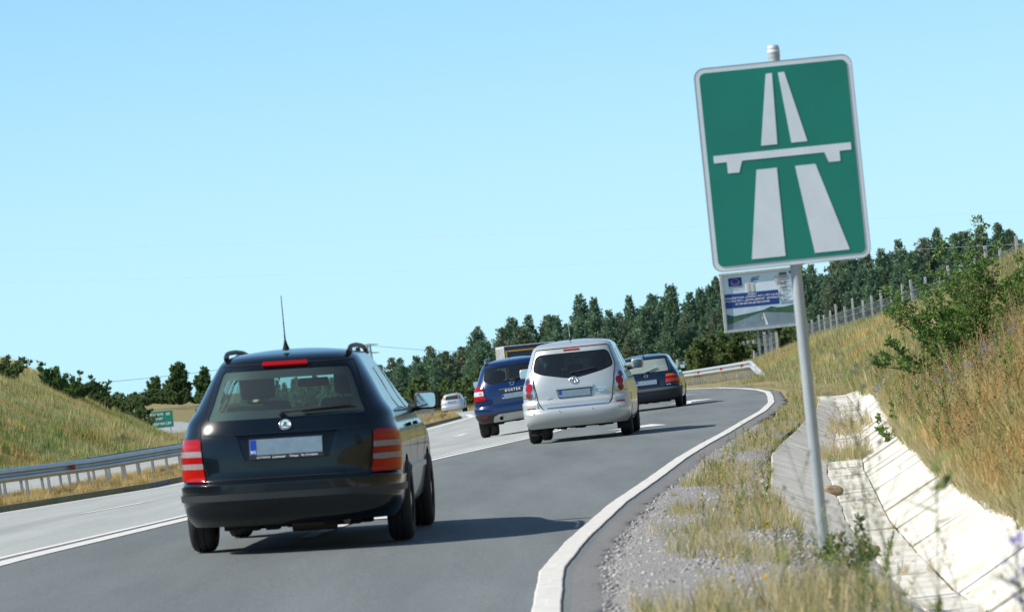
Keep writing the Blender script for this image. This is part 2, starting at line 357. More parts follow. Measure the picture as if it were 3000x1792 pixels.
xM = tab([(20, -8.6), (50.5, -5.72), (54, -5.2), (75, -3.7), (107, -1.73), (140, -.4), (200, -.6), (300, -5.6)])
for i, (y0, L_) in enumerate([(50.5, 3.6), (64, 4), (78, 4), (92, 4), (105.5, 4), (119, 4)]):
    line('dashed_line', lambda y: f(xM(y)), .22, y0, y0+L_, ['thin white dash left of the black estate car', 'white dash hidden behind the black estate car', 'second white dash hidden behind the black estate car', 'third white dash hidden behind the black estate car', 'short white dash on the pale lanes left of the blue car', 'farthest white dash on the pale lanes'][i])
def arrow(cx, y0, L, s, label):
    """painted lane arrow: shaft then a head bending to the right"""
    P = [(-.07, 0), (.07, 0), (.07, L*.60), (.50, L*.60), (.12, L), (-.35, L*.66), (-.07, L*.62)]
    V = [(cx(y0+p[1])+p[0]*s, y0+p[1], rd(cx(y0+p[1])+p[0]*s, y0+p[1])+.007) for p in P]
    o = obj('lane_arrow', me_new('lane_arrow', V, [tuple(range(len(V)))]), M_white, label=label, cat='road marking', group='painted lane arrows')
lane_c = lambda y: (f(xD(y))+f(xR(y)))/2
arrow(lane_c, 29.5, 5.0, .8, 'white lane arrow under and beyond the black estate car')
arrow(lane_c, 64.5, 7.5, 1.3, 'white lane arrow just right of the silver car')
arrow(lane_c, 101, 8, 1.6, 'white lane arrow beside the small dark blue car')
arrow(lane_c, 120, 6, 1.4, 'farthest white lane arrow in the turning lane')
# median kerb (its stones are too far off to tell apart) and the far carriageway
M_kerb = mat('kerb_concrete', (.20, .20, .19), .9, noise=.5, nscale=6)
V = []; F = []; ky = np.arange(50, 300, 1.0); pr = [(-.60, .0), (-.60, .13), (-.68, .14), (-.78, .14), (-.80, -.05)]
K = empty('kerb', label='low grey kerb along the dry grass median', cat='kerb')
for s0 in range(60, 300, 1):
    if s0 > 180: break
    V = []; F = []
    for y in (s0+.01, s0+.99):
        for (o_, z_) in pr: V.append((f(xL(y))+o_, y, CAMZ-f(hL(y))+z_-.02))
    for j in range(4): F.append((j, j+1, 5+j+1, 5+j))
    F += [(0, 1, 2, 3, 4), (9, 8, 7, 6, 5), (0, 4, 9, 5)]
    obj('kerb_stone', me_new('kerb_stone', V, F), M_kerb, K)
strip('far_carriageway', lambda y: f(xL(y))-14.2, lambda y: f(xL(y))-4.9, [y for y in YR if y > 20], 0, M_asph3, 2, surf=lambda x, y: gz(x, y)+.05, kind='structure')
for o_, lb in ((-5.4, 'near white edge line of the opposite carriageway'), (-13.7, 'far white edge line of the opposite carriageway')):
    V = []; F = []; ys = [y for y in YR if 40 < y < 300]
    for y in ys: V += [(f(xL(y))+o_-.1, y, gz(f(xL(y))+o_, y)+.056), (f(xL(y))+o_+.1, y, gz(f(xL(y))+o_, y)+.056)]
    for i in range(len(ys)-1): F.append((2*i, 2*i+1, 2*i+3, 2*i+2))
    obj('opposite_edge_line', me_np('opposite_edge_line', V, F), M_white, label=lb, cat='road marking')

# ------------------------------------------------------------------ concrete drainage channel, slab by slab
M_conc = mat('pale_concrete', (.70, .685, .63), .9, noise=.5, nscale=2.1, col2=(.45, .41, .33), detail=9, bump=.35, bscale=30, spec=.15)
M_concD = mat('stained_concrete', (.68, .66, .61), .92, noise=.5, nscale=2.6, col2=(.42, .38, .31), detail=9, bump=.4, bscale=30, spec=.15)
DC = empty('drainage_channel', label='pale concrete slab drainage channel running beside the road', cat='drainage channel')
def slab(name, fa, fb, y0, y1, th, m):
    """fa, fb: functions y -> (x, z) of the two long edges"""
    j = random.uniform(-.006, .006); V = []
    for y in (y0, y1):
        (x1, z1), (x2, z2) = fa(y), fb(y); nx, nz = -(z2-z1), (x2-x1); L = math.hypot(nx, nz); nx /= L; nz /= L
        jj = j+random.uniform(-.012, .012)
        for (x, z) in ((x1, z1), (x2, z2)): V.append((x+nx*jj, y, z+nz*jj+CAMZ))
        for (x, z) in ((x2, z2), (x1, z1)): V.append((x-nx*(th-jj), y, z-nz*(th-jj)+CAMZ))
    F = [(0, 1, 5, 4), (1, 2, 6, 5), (2, 3, 7, 6), (3, 0, 4, 7), (3, 2, 1, 0), (4, 5, 6, 7)]
    me = me_new(name, V, F)
    bm = bmesh.new(); bm.from_mesh(me); bmesh.ops.bevel(bm, geom=bm.edges[:], offset=.006, segments=1, affect='EDGES'); bm.to_mesh(me); bm.free()
    obj(name, me, m, DC)
lt = lambda y: (f(xR(y))+f(oLT(y)), -f(hR(y))-.07); lf = lambda y: (f(xR(y))+f(oLF(y)), -f(hF(y)))
rf = lambda y: (f(xR(y))+f(oRF(y)), -f(hF(y))); rt = lambda y: (f(xR(y))+f(oRT(y)), -f(hRT(y))+.02)
y = 12.
while y < 92:
    g = random.choice([.003, .004, .005, .008]); L = 1.0
    if abs(y-51) > .6: slab('floor_slab', lambda q: (lf(q)[0]+.004, lf(q)[1]), lambda q: (rf(q)[0]-.004, rf(q)[1]), y+g, y+L-g, .08, M_conc)
    slab('wall_slab', lt, lf, y+g, y+L-g, .08, M_concD if random.random() < .4 else M_conc)
    up = random.uniform(-.02, .05)
    slab('wall_slab', rf, lambda q: (rt(q)[0]+up, rt(q)[1]+up*.8), y+g, y+L-g, .08, M_conc)
    y += L
# ------------------------------------------------------------------ guardrails
M_galv = mat('galvanised_steel', (.42, .44, .44), .42, metal=.75, noise=.5, nscale=2.2, col2=(.30, .32, .33))
M_galvP = mat('galvanised_post', (.40, .41, .41), .6, metal=.35, noise=.5, nscale=5, col2=(.30, .31, .31))
M_galvD = mat('dusty_galvanised', (.30, .295, .28), .75, metal=.2, noise=.5, nscale=8, col2=(.2, .19, .175))
M_red = mat('red_reflector', (.50, .02, .015), .3, coat=.4)
M_wht = mat('white_plastic', (.78, .78, .76), .45)
WP = [(0, .155), (.018, .15), (.07, .115), (.083, .095), (.083, .065), (.065, .045), (.008, .02), (0, 0), (.008, -.02), (.065, -.045), (.083, -.065), (.083, -.095), (.07, -.115), (.018, -.15), (0, -.155)]
def beam(name, px, pz, y0, y1, side, m, parent, n=3):
    """w-section beam between y0 and y1; px, pz path functions; side +1 faces +x"""
    V = []; F = []; k = len(WP)
    ys = np.linspace(y0, y1, n)
    for y in ys:
        y = float(y); tx = px(y+.5)-px(y-.5); L = math.hypot(1, tx); nx, ny = 1/L*side, -tx/L*side
        for t in (0, .006):
            for (a, b) in WP: V.append((px(y)+nx*(a-t), y+ny*(a-t), pz(y)+b))
    for i in range(n-1):
        for j in range(k-1):
            a = i*2*k+j; F.append((a, a+1, a+2*k+1, a+2*k)); a += k; F.append((a+2*k, a+2*k+1, a+1, a))
        for j in (0, k-1):
            a = i*2*k+j; F.append((a, a+2*k, a+3*k, a+k))
    return obj(name, me_new(name, V, F), m, parent)
def post_mesh(h, w=.10, d=.055):
    b = MB(); t = .006
    b.box((0, 0, h/2-.15), (t, w, h+.3)); 
    b.box((d/2, w/2-t/2, h/2-.15), (d, t, h+.3)); b.box((d/2, -w/2+t/2, h/2-.15), (d, t, h+.3)); return b.mesh('post')
pm = post_mesh(.78); refm = MB()
refm.prism([(-.075, -.07), (.075, 0), (-.075, .07)], 0, .008)
def guard(name, label, group, px, base, y0, y1, sp, side, m_beam, m_post, h=.72, refl=None, lean=0.0, pw=1., seg=4.):
    G = empty(name, label=label, cat='guardrail', group=group)
    pz = lambda y: base(y)+h-.155
    y = y0
    while y < y1-.01: beam('rail_beam', px, pz, y+.01, min(y+seg, y1)+.05, side, m_beam, G); y += seg
    y = y0+.3; i = 0; pmesh = pm.copy()
    while y < y1:
        o = obj('post', pmesh, m_post, G); o.location = (px(y)-.055*side, y, base(y)); o.scale = (side*pw, pw, h/.78)
        o.rotation_euler = (random.uniform(-.012, .012), -lean+random.uniform(-.012, .012), math.pi/2*0)
        if refl and i % refl == refl//2:
            r = obj('reflector', refl_mesh, [M_red, M_wht], G); r.location = (px(y)+.05*side, y-.05, pz(y)); r.scale = (side*1.2, 1.2, 1.2)
        y += sp; i += 1
    return G
refl_mesh = MB().prism([(-.07, -.085), (.07, -.04), (.07, .04), (-.07, .085)], -.01, .01).mesh('reflector')
gbase = lambda y, o: gz(f(xL(y))+o, y)
guard('guardrail', 'long steel guardrail along the grass median, facing the near lanes', 'steel guardrails on the median', lambda y: f(xL(y))-1.9, lambda y: gbase(y, -1.9), 70, 214, 2.0, 1, M_galv, M_galvP, h=.76, refl=8, lean=.06)
guard('guardrail', 'second steel guardrail of the median, back to back behind the first', 'steel guardrails on the median', lambda y: f(xL(y))-3.1, lambda y: gbase(y, -3.1), 70, 190, 2.0, -1, M_galv, M_galvP, h=.74, lean=.06)
xG = tab([(150, 8.9), (158, 8.95), (170, 8.75), (190, 8.0), (215, 7.0), (250, 4.6), (300, .8)])
GR = guard('guardrail', 'bright steel guardrail with red reflectors beyond the bend on the right', None, lambda y: f(xG(y)), lambda y: gz(f(xG(y)), y), 153, 232, 1.34, -1, mat('bright_galvanised', (.50, .53, .53), .45, metal=.3, noise=.3, nscale=3), mat('pale_post', (.40, .39, .36), .8), h=.80, refl=9)
# ramped end of that rail, running down into the grass
for k in range(3):
    a, b = 153-k*1.25, 153-(k+1)*1.25
    V = []; F = []; kk = len(WP)
    for (y, q) in ((a+.05, k/3), (b, (k+1)/3)):
        xx = f(xG(153))+.12*q*3; zz = gz(xx, y)+.645-q*.72
        for t in (0, .006):
            for (u, v) in WP: V.append((xx-(u-t), y-.0, zz+v))
    for j in range(kk-1): F.append((j, j+1, 2*kk+j+1, 2*kk+j)); F.append((kk+j+2*kk, kk+j+1+2*kk, kk+j+1, kk+j))
    obj('end_ramp', me_new('end_ramp', V, F), MATS['bright_galvanised'], GR)
# ------------------------------------------------------------------ fence on the crest of the right bank
M_post = mat('concrete_post', (.46, .46, .44), .85, noise=.5, nscale=6, col2=(.33, .33, .32))
M_wire = mat('fence_wire', (.36, .37, .36), .5, metal=.6)
def fence(path, label, group, hpost=1.55, sp=4.0, wires=True, thick=.12):
    Fn = empty('fence', label=label, cat='fence', group=group)
    L = 0; pts = []
    for i in range(len(path)-1):
        a, b = Vector(path[i]), Vector(path[i+1]); n = max(1, int((b-a).length/sp))
        for k in range(n): pts.append(a.lerp(b, k/n))
    pmesh = MB().box((0, 0, hpost/2-.2), (thick, thick, hpost+.4), bev=.012).mesh('fence_post'); tops = []
    for i, p in enumerate(pts):
        z = gz(p.x, p.y); o = obj('fence_post', pmesh, M_post, Fn); o.location = (p.x+random.uniform(-.05, .05), p.y, z); o.rotation_euler = (random.uniform(-.03, .03), random.uniform(-.04, .04), random.uniform(-.2, .2)); o.scale = (1, 1, random.uniform(.9, 1.1))
        tops.append(Vector((p.x, p.y, z)))
    if wires:
        b = MB()
        for h in (.25, .55, .85, 1.15, 1.42):
            pp = []
            for i in range(len(tops)-1):
                for t in (0, .5): pp.append(tops[i].lerp(tops[i+1], t)+Vector((-.06, 0, h-.04*(t > 0))))
            b.tube(pp, .010, 4)
        for i in range(len(tops)-1):
            for t in np.linspace(.03, .97, 14):
                q = tops[i].lerp(tops[i+1], float(t)); b.tube([q+Vector((-.06, 0, .2)), q+Vector((-.06, 0, 1.42))], .006, 3)
        b.obj('wire_mesh', M_wire, Fn)
    return Fn
fence([(16.2, 96), (16.3, 115), (16.5, 150), (16.2, 200), (16.2, 226)], 'fence of pale concrete posts and wire along the crest of the right bank', 'wire fences', 1.75, 4.2, thick=.105)
fence([(15.4, 236), (13.6, 262), (9, 292), (3, 320)], 'fence of pale posts behind the bright guardrail beyond the bend', 'wire fences', 1.5, 2.6, thick=.17)
fence([(-44, 385), (-30, 372), (-14, 372)], 'low fence of thin posts crossing the valley behind the far green sign', 'wire fences', 1.2, 2.0, wires=False, thick=.09)

# ------------------------------------------------------------------ motorway sign
M_green = mat('sign_green', (.001, .205, .145), .35, noise=.15, nscale=2, coat=.15)
M_swhite = mat('sign_white', (.72, .77, .80), .35, noise=.12, nscale=4)
M_pole = mat('grey_painted_pole', (.40, .43, .43), .5, metal=.15, noise=.4, nscale=7, col2=(.33, .36, .37))
M_alu = mat('aluminium_back', (.45, .45, .45), .4, metal=.7)
SY, SX = 22.5, 1.62
SZ = CAMZ-f(hR(SY))-.025
SG = empty('motorway_sign', (SX, SY, SZ), (0, 0, R(0)), 'large green motorway start sign on a grey pole in the grass by the channel', 'road sign')
HB = 2.82-.03
pole = MB().tube([(0, .045, -.5), (0, .045, HB)], .032, 20).tube([(0, .045, HB), (0, .045, HB+.055)], .034, 20).obj('pole', M_pole, SG, smooth=True)
MB().tube([(0, .045, HB+.03), (0, .045, HB+.07)], [.037, .03], 20).obj('pole_cap', mat('grey_cap', (.62, .64, .66), .5), SG, smooth=True)
def rrect(w, h, r, n=8, cx=0, cz=0):
    P = []
    for (sx, sz, a0) in ((1, 1, 0), (-1, 1, 90), (-1, -1, 180), (1, -1, 270)):
        for k in range(n+1):
            t = R(a0+90*k/n); P.append((cx+sx*(w/2-r)+r*math.cos(t), cz+sz*(h/2-r)+r*math.sin(t)))
    return P
WS, HS = .890, 1.150
scx, scz = -.018, 2.82-.055-HS/2
pb = MB().prism(rrect(WS, HS, .055, cx=scx, cz=scz), -.0, .003); board = pb.obj('sign_board', M_swhite, SG)
fl = MB()
ro = rrect(WS+.008, HS+.008, .058, cx=scx, cz=scz); n_ = len(ro)
V = [(p[0], -.001, p[1]) for p in ro]+[(p[0], .022, p[1]) for p in ro]; ri = rrect(WS-.002, HS-.002, .054, cx=scx, cz=scz)
V += [(p[0], -.001, p[1]) for p in ri]+[(p[0], .022, p[1]) for p in ri]
F = []
for i in range(n_):
    j = (i+1) % n_; F += [(i, j, n_+j, n_+i), (2*n_+i, 3*n_+i, 3*n_+j, 2*n_+j), (i, 2*n_+i, 2*n_+j, j), (n_+i, n_+j, 3*n_+j, 3*n_+i)]
fl.add(V, F); fl.obj('rim', M_alu, SG)
MB().prism(rrect(WS-.052, HS-.052, .034, cx=scx, cz=scz), -.003, -.0006).obj('green_face', M_green, SG)
def sp(x, z): return (scx+(x-.5)*WS, scz+(.5-z)*HS)     # fractions of the board, from its top left
shapes = {'lane_mark': [[(.452, .055), (.492, .055), (.480, .405), (.377, .405)], [(.530, .055), (.570, .055), (.672, .405), (.570, .405)], [(.332, .52), (.462, .52), (.460, .955), (.245, .955)], [(.578, .52), (.708, .52), (.870, .955), (.648, .955)]],
          'bridge_mark': [[(.068, .432), (.945, .432), (.945, .468), (.868, .468), (.868, .518), (.795, .518), (.772, .468), (.246, .468), (.222, .524), (.150, .524), (.150, .468), (.068, .468)]]}
for nm, L in shapes.items():
    for P in L: MB().prism([sp(*p) for p in P], -.0055, -.003).obj(nm, M_swhite, SG)
for z in (scz+.35, scz-.35):
    b = MB().box((scx, .02, z), (.7, .03, .035)); b.tube([(-.05, .03, z), (-.05, .08, z), (.05, .08, z), (.05, .03, z)], .006, 6); b.obj('bracket', M_alu, SG)
# ------------------------------------------------------------------ project billboard
BY = 230.; BXc = 14.35; bbz = CAMZ+.6
BB = empty('billboard', (BXc, BY, gz(BXc, BY)), (0, 0, 0), 'white framed project billboard with a road picture behind the motorway sign', 'billboard')
gb = gz(BXc, BY); W, H = 4.4, 3.3; zc = bbz+H/2-gb
M_frame = mat('weathered_white_frame', (.52, .55, .53), .6, noise=.6, nscale=2.5, col2=(.36, .38, .36))
M_bpap = mat('billboard_white', (.76, .84, .88), .6, noise=.3, nscale=1.2, col2=(.68, .78, .82))
def flat(name, P, m, d):
    MB().prism([(p[0]*W-W/2, zc+H/2-p[1]*H) for p in P], -d-.006, -d).obj(name, m, BB)
MB().box((0, .05, zc), (W, .08, H)).obj('panel', M_bpap, BB)
for (c, d) in (((0, 0, zc+H/2), (W+.2, .26, .13)), ((0, 0, zc-H/2), (W+.2, .26, .14)), ((-W/2, 0, zc), (.16, .26, H-.14)), ((W/2, 0, zc), (.16, .26, H-.14))): MB().box(c, d, bev=.01).obj('frame', M_frame, BB)
for sx in (-.32, .32):
    MB().box((-.05+sx, .05, (zc-H/2-.07)/2-.3), (.12, .12, zc-H/2+.5)).obj('leg', mat('blue_grey_leg', (.22, .28, .32), .6), BB)
for z in (.35, .9, 1.45): 
    if z < zc-H/2: MB().box((-.05, .05, z), (.52, .06, .06)).obj('rung', MATS['blue_grey_leg'], BB)
M_bb = mat('billboard_blue', (.012, .055, .24), .5); M_eu = mat('flag_blue', (.012, .03, .19), .5)
flat('sky_print', [(.03, .60), (.97, .54), (.97, .78), (.03, .78)], mat('print_sky', (.40, .55, .66), .6, noise=1, nscale=1.5, col2=(.66, .74, .78)), .012)
flat('hill_print', [(.03, .70), (.12, .74), (.35, .71), (.52, .68), (.62, .63), (.70, .66), (.80, .66), (.97, .63), (.97, .80), (.03, .86)], mat('print_hill', (.035, .11, .11), .6), .019)
flat('field_print', [(.03, .80), (.20, .76), (.5, .71), (.62, .67), (.97, .68), (.97, .80), (.5, .77), (.03, .90)], mat('print_field', (.06, .17, .08), .6, noise=.6, nscale=3), .026)
flat('road_print', [(.03, .885), (.47, .725), (.56, .725), (.97, .795), (.97, .965), (.03, .965)], mat('print_road', (.24, .32, .37), .6, noise=.3, nscale=2), .033)
flat('line_print', [(.507, .735), (.519, .735), (.565, .95), (.53, .95)], M_wht, .040); flat('line_print', [(.497, .79), (.505, .79), (.500, .84), (.490, .84)], M_wht, .040)
flat('title_band', [(.03, .352), (.735, .352), (.735, .60), (.03, .60)], M_bb, .019)
flat('flag', [(.095, .075), (.27, .075), (.27, .222), (.095, .222)], M_eu, .019)
for k in range(12):
    t = k*math.pi/6; cx, cz = .1825+.05*math.cos(t)*.95, .148+.052*math.sin(t)
    flat('star', [(cx+.007*math.sin(q*math.pi/5)*(1 if q % 2 == 0 else .45), cz-.0095*math.cos(q*math.pi/5)*(1 if q % 2 == 0 else .45)) for q in range(10)], mat('flag_yellow', (.7, .55, .08), .6), .026)
for (c_, z0, z1) in ((( .02, .22, .10), .06, .085), ((.40, .035, .03), .085, .11)): flat('flag_stripe', [(.765, z0), (.865, z0), (.865, z1), (.765, z1)], mat('stripe_%d' % int(z0*1000), c_, .6), .019)
flat('crest', [(.90, .05), (.94, .05), (.935, .08), (.915, .10), (.90, .085)], mat('crest_blue', (.02, .06, .15), .6), .019)
flat('swoosh', [(.385, .125), (.42, .10), (.50, .085), (.515, .07), (.505, .095), (.44, .115), (.405, .135)], mat('swoosh_blue', (.03, .16, .32), .6), .019)
flat('swoosh', [(.385, .155), (.42, .135), (.50, .12), (.505, .11), (.49, .14), (.43, .155), (.40, .185)], MATS['swoosh_blue'], .019)
for P in ([(.33, .17), (.36, .17), (.355, .34), (.33, .34)], [(.375, .2), (.42, .2), (.42, .345), (.385, .345)], [(.70, .11), (.74, .11), (.73, .25), (.705, .25)], [(.76, .15), (.83, .15), (.825, .31), (.765, .31)]):
    flat('rust_stain', P, mat('rust_stain', (.62, .50, .34), .7, noise=.6, nscale=5, col2=(.62, .66, .68)), .0125)
def btext(body, fx, fz, size, m, align='CENTER', bold=.0):
    M = Matrix.Translation((fx*W-W/2, -.027, zc+H/2-fz*H)) @ FACE
    place_text('lettering', body, size, M, m, BB, .002, align=align, bold=bold)
btext('ПРОЕКТ', .39, .385, .13, M_wht, bold=.004)
btext('АВТОМАГИСТРАЛА „СТРУМА“ ЛОТ 1, ЛОТ 2 И ЛОТ 4', .385, .43, .135, M_wht, bold=.004)
btext('УЧАСТЪК ЛОТ 1 „ДОЛНА ДИКАНЯ - ДУПНИЦА“', .385, .482, .135, M_wht, bold=.004)
btext('ОТ КМ 305+220 ДО КМ 322+000', .385, .537, .135, M_wht, bold=.004)
M_txt = mat('grey_print', (.10, .12, .14), .6)
btext('ЕВРОПЕЙСКИ СЪЮЗ', .182, .245, .075, M_txt); btext('Кохезионен фонд', .182, .285, .065, M_txt)
for i, (s_, z_) in enumerate([('Възложител:', .135), ('Агенция Пътна', .165), ('инфраструктура', .19), ('Изпълнител:', .235), ('Обединение', .26), ('Строителен надзор:', .325), ('Консорциум', .35), ('инженеринг', .375), ('Проектант:', .45), ('Пътпроект', .475), ('Стойност:', .54), ('Начало на строежа', .575), ('Край на строежа', .60)]):
    btext(s_, .755, z_, .095 if s_.endswith(':') else .08, M_txt, 'LEFT', .003 if s_.endswith(':') else 0)
# ------------------------------------------------------------------ far green direction sign
gx, gy = -38.0, 420.; GSG = empty('direction_sign', (gx, gy, gz(gx, gy)), (0, 0, 0), 'small far green direction sign with white lettering half hidden by the left bank', 'road sign')
gg = gz(gx, gy); zb = CAMZ-2.95-gg
MB().box((0, 0, zb+.9), (2.5, .06, 1.75), bev=.02).obj('sign_board', mat('far_sign_green', (.01, .22, .14), .5), GSG)
for sx in (-.9, .9): MB().box((sx, .06, zb/2), (.09, .09, zb+1.2)).obj('leg', M_galvP, GSG)
for (s_, x_, z_) in (('Кулата', -.45, 1.45), ('60', .75, 1.42), ('София', -.45, .98), ('Перник', -.4, .45), ('139', .7, .42)):
    place_text('lettering', s_, .42, Matrix.Translation((x_, -.045, zb+z_)) @ FACE, M_wht, GSG, .003, bold=.01)
# ------------------------------------------------------------------ pylon and wires
M_pyl = mat('pylon_steel', (.20, .23, .25), .6, metal=.3)
px, py = -92., 2500.; pz0 = CAMZ-12.
PY = empty('electricity_pylon', (px, py, pz0), (0, 0, R(20)), 'far lattice electricity pylon above the trees left of the forest', 'pylon'); b = MB(); HP = 33.2
cor = lambda z, i: Vector(((1 if i in (0, 3) else -1)*(2.6-1.7*z/HP), (1 if i < 2 else -1)*(2.6-1.7*z/HP), z))
for i in range(4): b.tube([cor(0, i), cor(HP, i)], .16, 4)
for k in range(12):
    z0, z1 = HP*k/12, HP*(k+1)/12
    for i in range(4):
        j = (i+1) % 4; b.tube([cor(z0, i), cor(z1, j)], .10, 3); b.tube([cor(z0, j), cor(z1, i)], .10, 3); b.tube([cor(z1, i), cor(z1, j)], .10, 3)
b.obj('lattice_mast', M_pyl, PY); 
for z in (HP-.4, HP-5.5): MB().tube([(-5.5, 0, z), (0, 0, z+.9), (6.5, 0, z)], .2, 4).tube([(-5.5, 0, z), (6.5, 0, z)], .13, 4).obj('cross_arm', M_pyl, PY)
M_cab = mat('cable', (.78, .84, .86), .5)
def wire(a, b_, sag, r, label):
    a, b_ = Vector(a), Vector(b_); P = []
    for k in range(25):
        t = k/24; p = a.lerp(b_, t); p.z -= sag*4*t*(1-t); P.append(p)
    tag(MB().tube(P, r, 5).obj('power_line', M_cab), label, 'power line', 'power lines crossing the sky')
wire((-60, 300, CAMZ+14.2), (60, 300, CAMZ+6.6), .6, .009, 'upper faint power line crossing the whole sky')
wire((-60, 302, CAMZ+11.9), (60, 302, CAMZ+4.2), .7, .009, 'power line crossing the sky just below the upper one')
wire((-300, 2000, 16.5), (-92, 2500, pz0+HP-.4), 5, .16, 'faint power line running from the left to the far pylon')
wire((-92, 2500, pz0+HP-.4), (150, 3200, 6), 8, .16, 'faint power line running from the far pylon into the forest')
# ------------------------------------------------------------------ cars: one skin surface per car, cut into panels
def hermite(xs, ys):
    xs = np.array(xs, float); ys = np.array(ys, float); d = np.diff(ys)/np.diff(xs); m = np.zeros(len(xs)); m[0], m[-1] = d[0], d[-1]
    for i in range(1, len(xs)-1): m[i] = 0 if d[i-1]*d[i] <= 0 else 2*d[i-1]*d[i]/(d[i-1]+d[i])
    def fn(x):
        x = min(max(x, xs[0]), xs[-1]); i = min(int(np.searchsorted(xs, x, 'right'))-1, len(xs)-2); h = xs[i+1]-xs[i]; t = (x-xs[i])/h
        return float((2*t**3-3*t*t+1)*ys[i]+(t**3-2*t*t+t)*h*m[i]+(-2*t**3+3*t*t)*ys[i+1]+(t**3-t*t)*h*m[i+1])
    return fn
class Skin:
    def __init__(s, lv, wref, b=.42, bf=.5, n=3.2, crown=.05, L=4.2, bulge=0.):
        Z = [l[0] for l in lv]; s.T0, s.T = Z[0], Z[-1]; s.w = hermite(Z, [l[1] for l in lv]); s.yr = hermite(Z, [l[2] for l in lv]); s.yf = hermite(Z, [l[3] for l in lv])
        s.b, s.bf, s.n, s.crown, s.wref = b, bf, n, crown, wref
        th = np.linspace(0, math.pi/2, 400); s.th = th; e = 2/n
        x = wref*np.sin(th)**e; y = b*(1-np.cos(th)**e); s.arc = np.concatenate([[0], np.cumsum(np.hypot(np.diff(x), np.diff(y)))]); s.fx = np.sin(th)**e; s.fy = 1-np.cos(th)**e
        yf_ = bf*(1-np.cos(th)**e); s.arcf = np.concatenate([[0], np.cumsum(np.hypot(np.diff(x), np.diff(yf_)))])
        s.sR = s.arc[-1]; s.sS = L-b-bf; s.sF = s.arcf[-1]; s.S = s.sR+s.sS+s.sF
    def P(s, q, t):
        sg = 1 if q >= 0 else -1; a = abs(q); tt = min(t, s.T); w, yr, yf = s.w(tt), s.yr(tt), s.yf(tt)
        if a <= s.sR: x = w*np.interp(a, s.arc, s.fx); y = yr+s.b*np.interp(a, s.arc, s.fy)
        elif a <= s.sR+s.sS:
            u = (a-s.sR)/s.sS; x = w; y = (yr+s.b)*(1-u)+(yf-s.bf)*u
        else:
            c = max(s.S-a, 0); x = w*np.interp(c, s.arcf, s.fx); y = yf-s.bf*np.interp(c, s.arcf, s.fy)
        z = tt
        if t > s.T:
            v = min(t-s.T, 1); yc = min(max(y, yr+s.b*1.6), yf-s.bf*1.6); x = x*(1-v); y = y+(yc-y)*v; z = s.T+s.crown*(1-(1-v)**2)
        return Vector((sg*float(x), float(y), float(z)))
    def N(s, q, t):
        e = .006; q2 = q if abs(q) > e else (e if q >= 0 else -e)*1.0
        du = s.P(q+e, t)-s.P(q-e, t); lo = max(s.T0, t-e); hi = min(s.T+1, t+e); dv = s.P(q, hi)-s.P(q, lo); n = du.cross(dv)
        if n.length < 1e-9: return Vector((0, 0, 1))
        return n.normalized()
    def sx(s, x, t):      # parameter of a point at half-width x on the rear
        u = min(abs(x)/s.w(min(t, s.T)), 1); a = float(np.interp(u, s.fx, s.arc)); return a if x >= 0 else -a
    def sy(s, y, t, side=1):     # parameter of a point at length y on the side
        yr, yf = s.yr(t)+s.b, s.yf(t)-s.bf; return side*(s.sR+(y-yr)/(yf-yr)*s.sS)
    def rear(s, pts): return [(s.sx(x, z), z) for x, z in pts]
    def side(s, pts, sd): 
        P = [(s.sy(y, z, sd), z) for y, z in pts]; return P if sd > 0 else P[::-1]
def dens(P, step, closed=True):
    out = []; n = len(P)
    for i in range(n if closed else n-1):
        a, b = P[i], P[(i+1) % n]; k = max(1, int(math.hypot(b[0]-a[0], b[1]-a[1])/step))
        for j in range(k): out.append((a[0]+(b[0]-a[0])*j/k, a[1]+(b[1]-a[1])*j/k))
    if not closed: out.append(P[-1])
    return out
def inside(p, P):
    x, y = p; c = False; n = len(P); j = n-1
    for i in range(n):
        if (P[i][1] > y) != (P[j][1] > y) and x < (P[j][0]-P[i][0])*(y-P[i][1])/(P[j][1]-P[i][1]+1e-12)+P[i][0]: c = not c
        j = i
    return c
def rounded(P, r, n=4):
    out = []; k = len(P)
    for i in range(k):
        a, b, c = Vector(P[i-1]), Vector(P[i]), Vector(P[(i+1) % k]); d1, d2 = (a-b), (c-b); rr = min(r, d1.length*.45, d2.length*.45)
        p1, p2 = b+d1.normalized()*rr, b+d2.normalized()*rr
        for j in range(n+1):
            t = j/n; q = p1*(1-t)**2+b*2*t*(1-t)+p2*t*t; out.append((q.x, q.y))
    return out
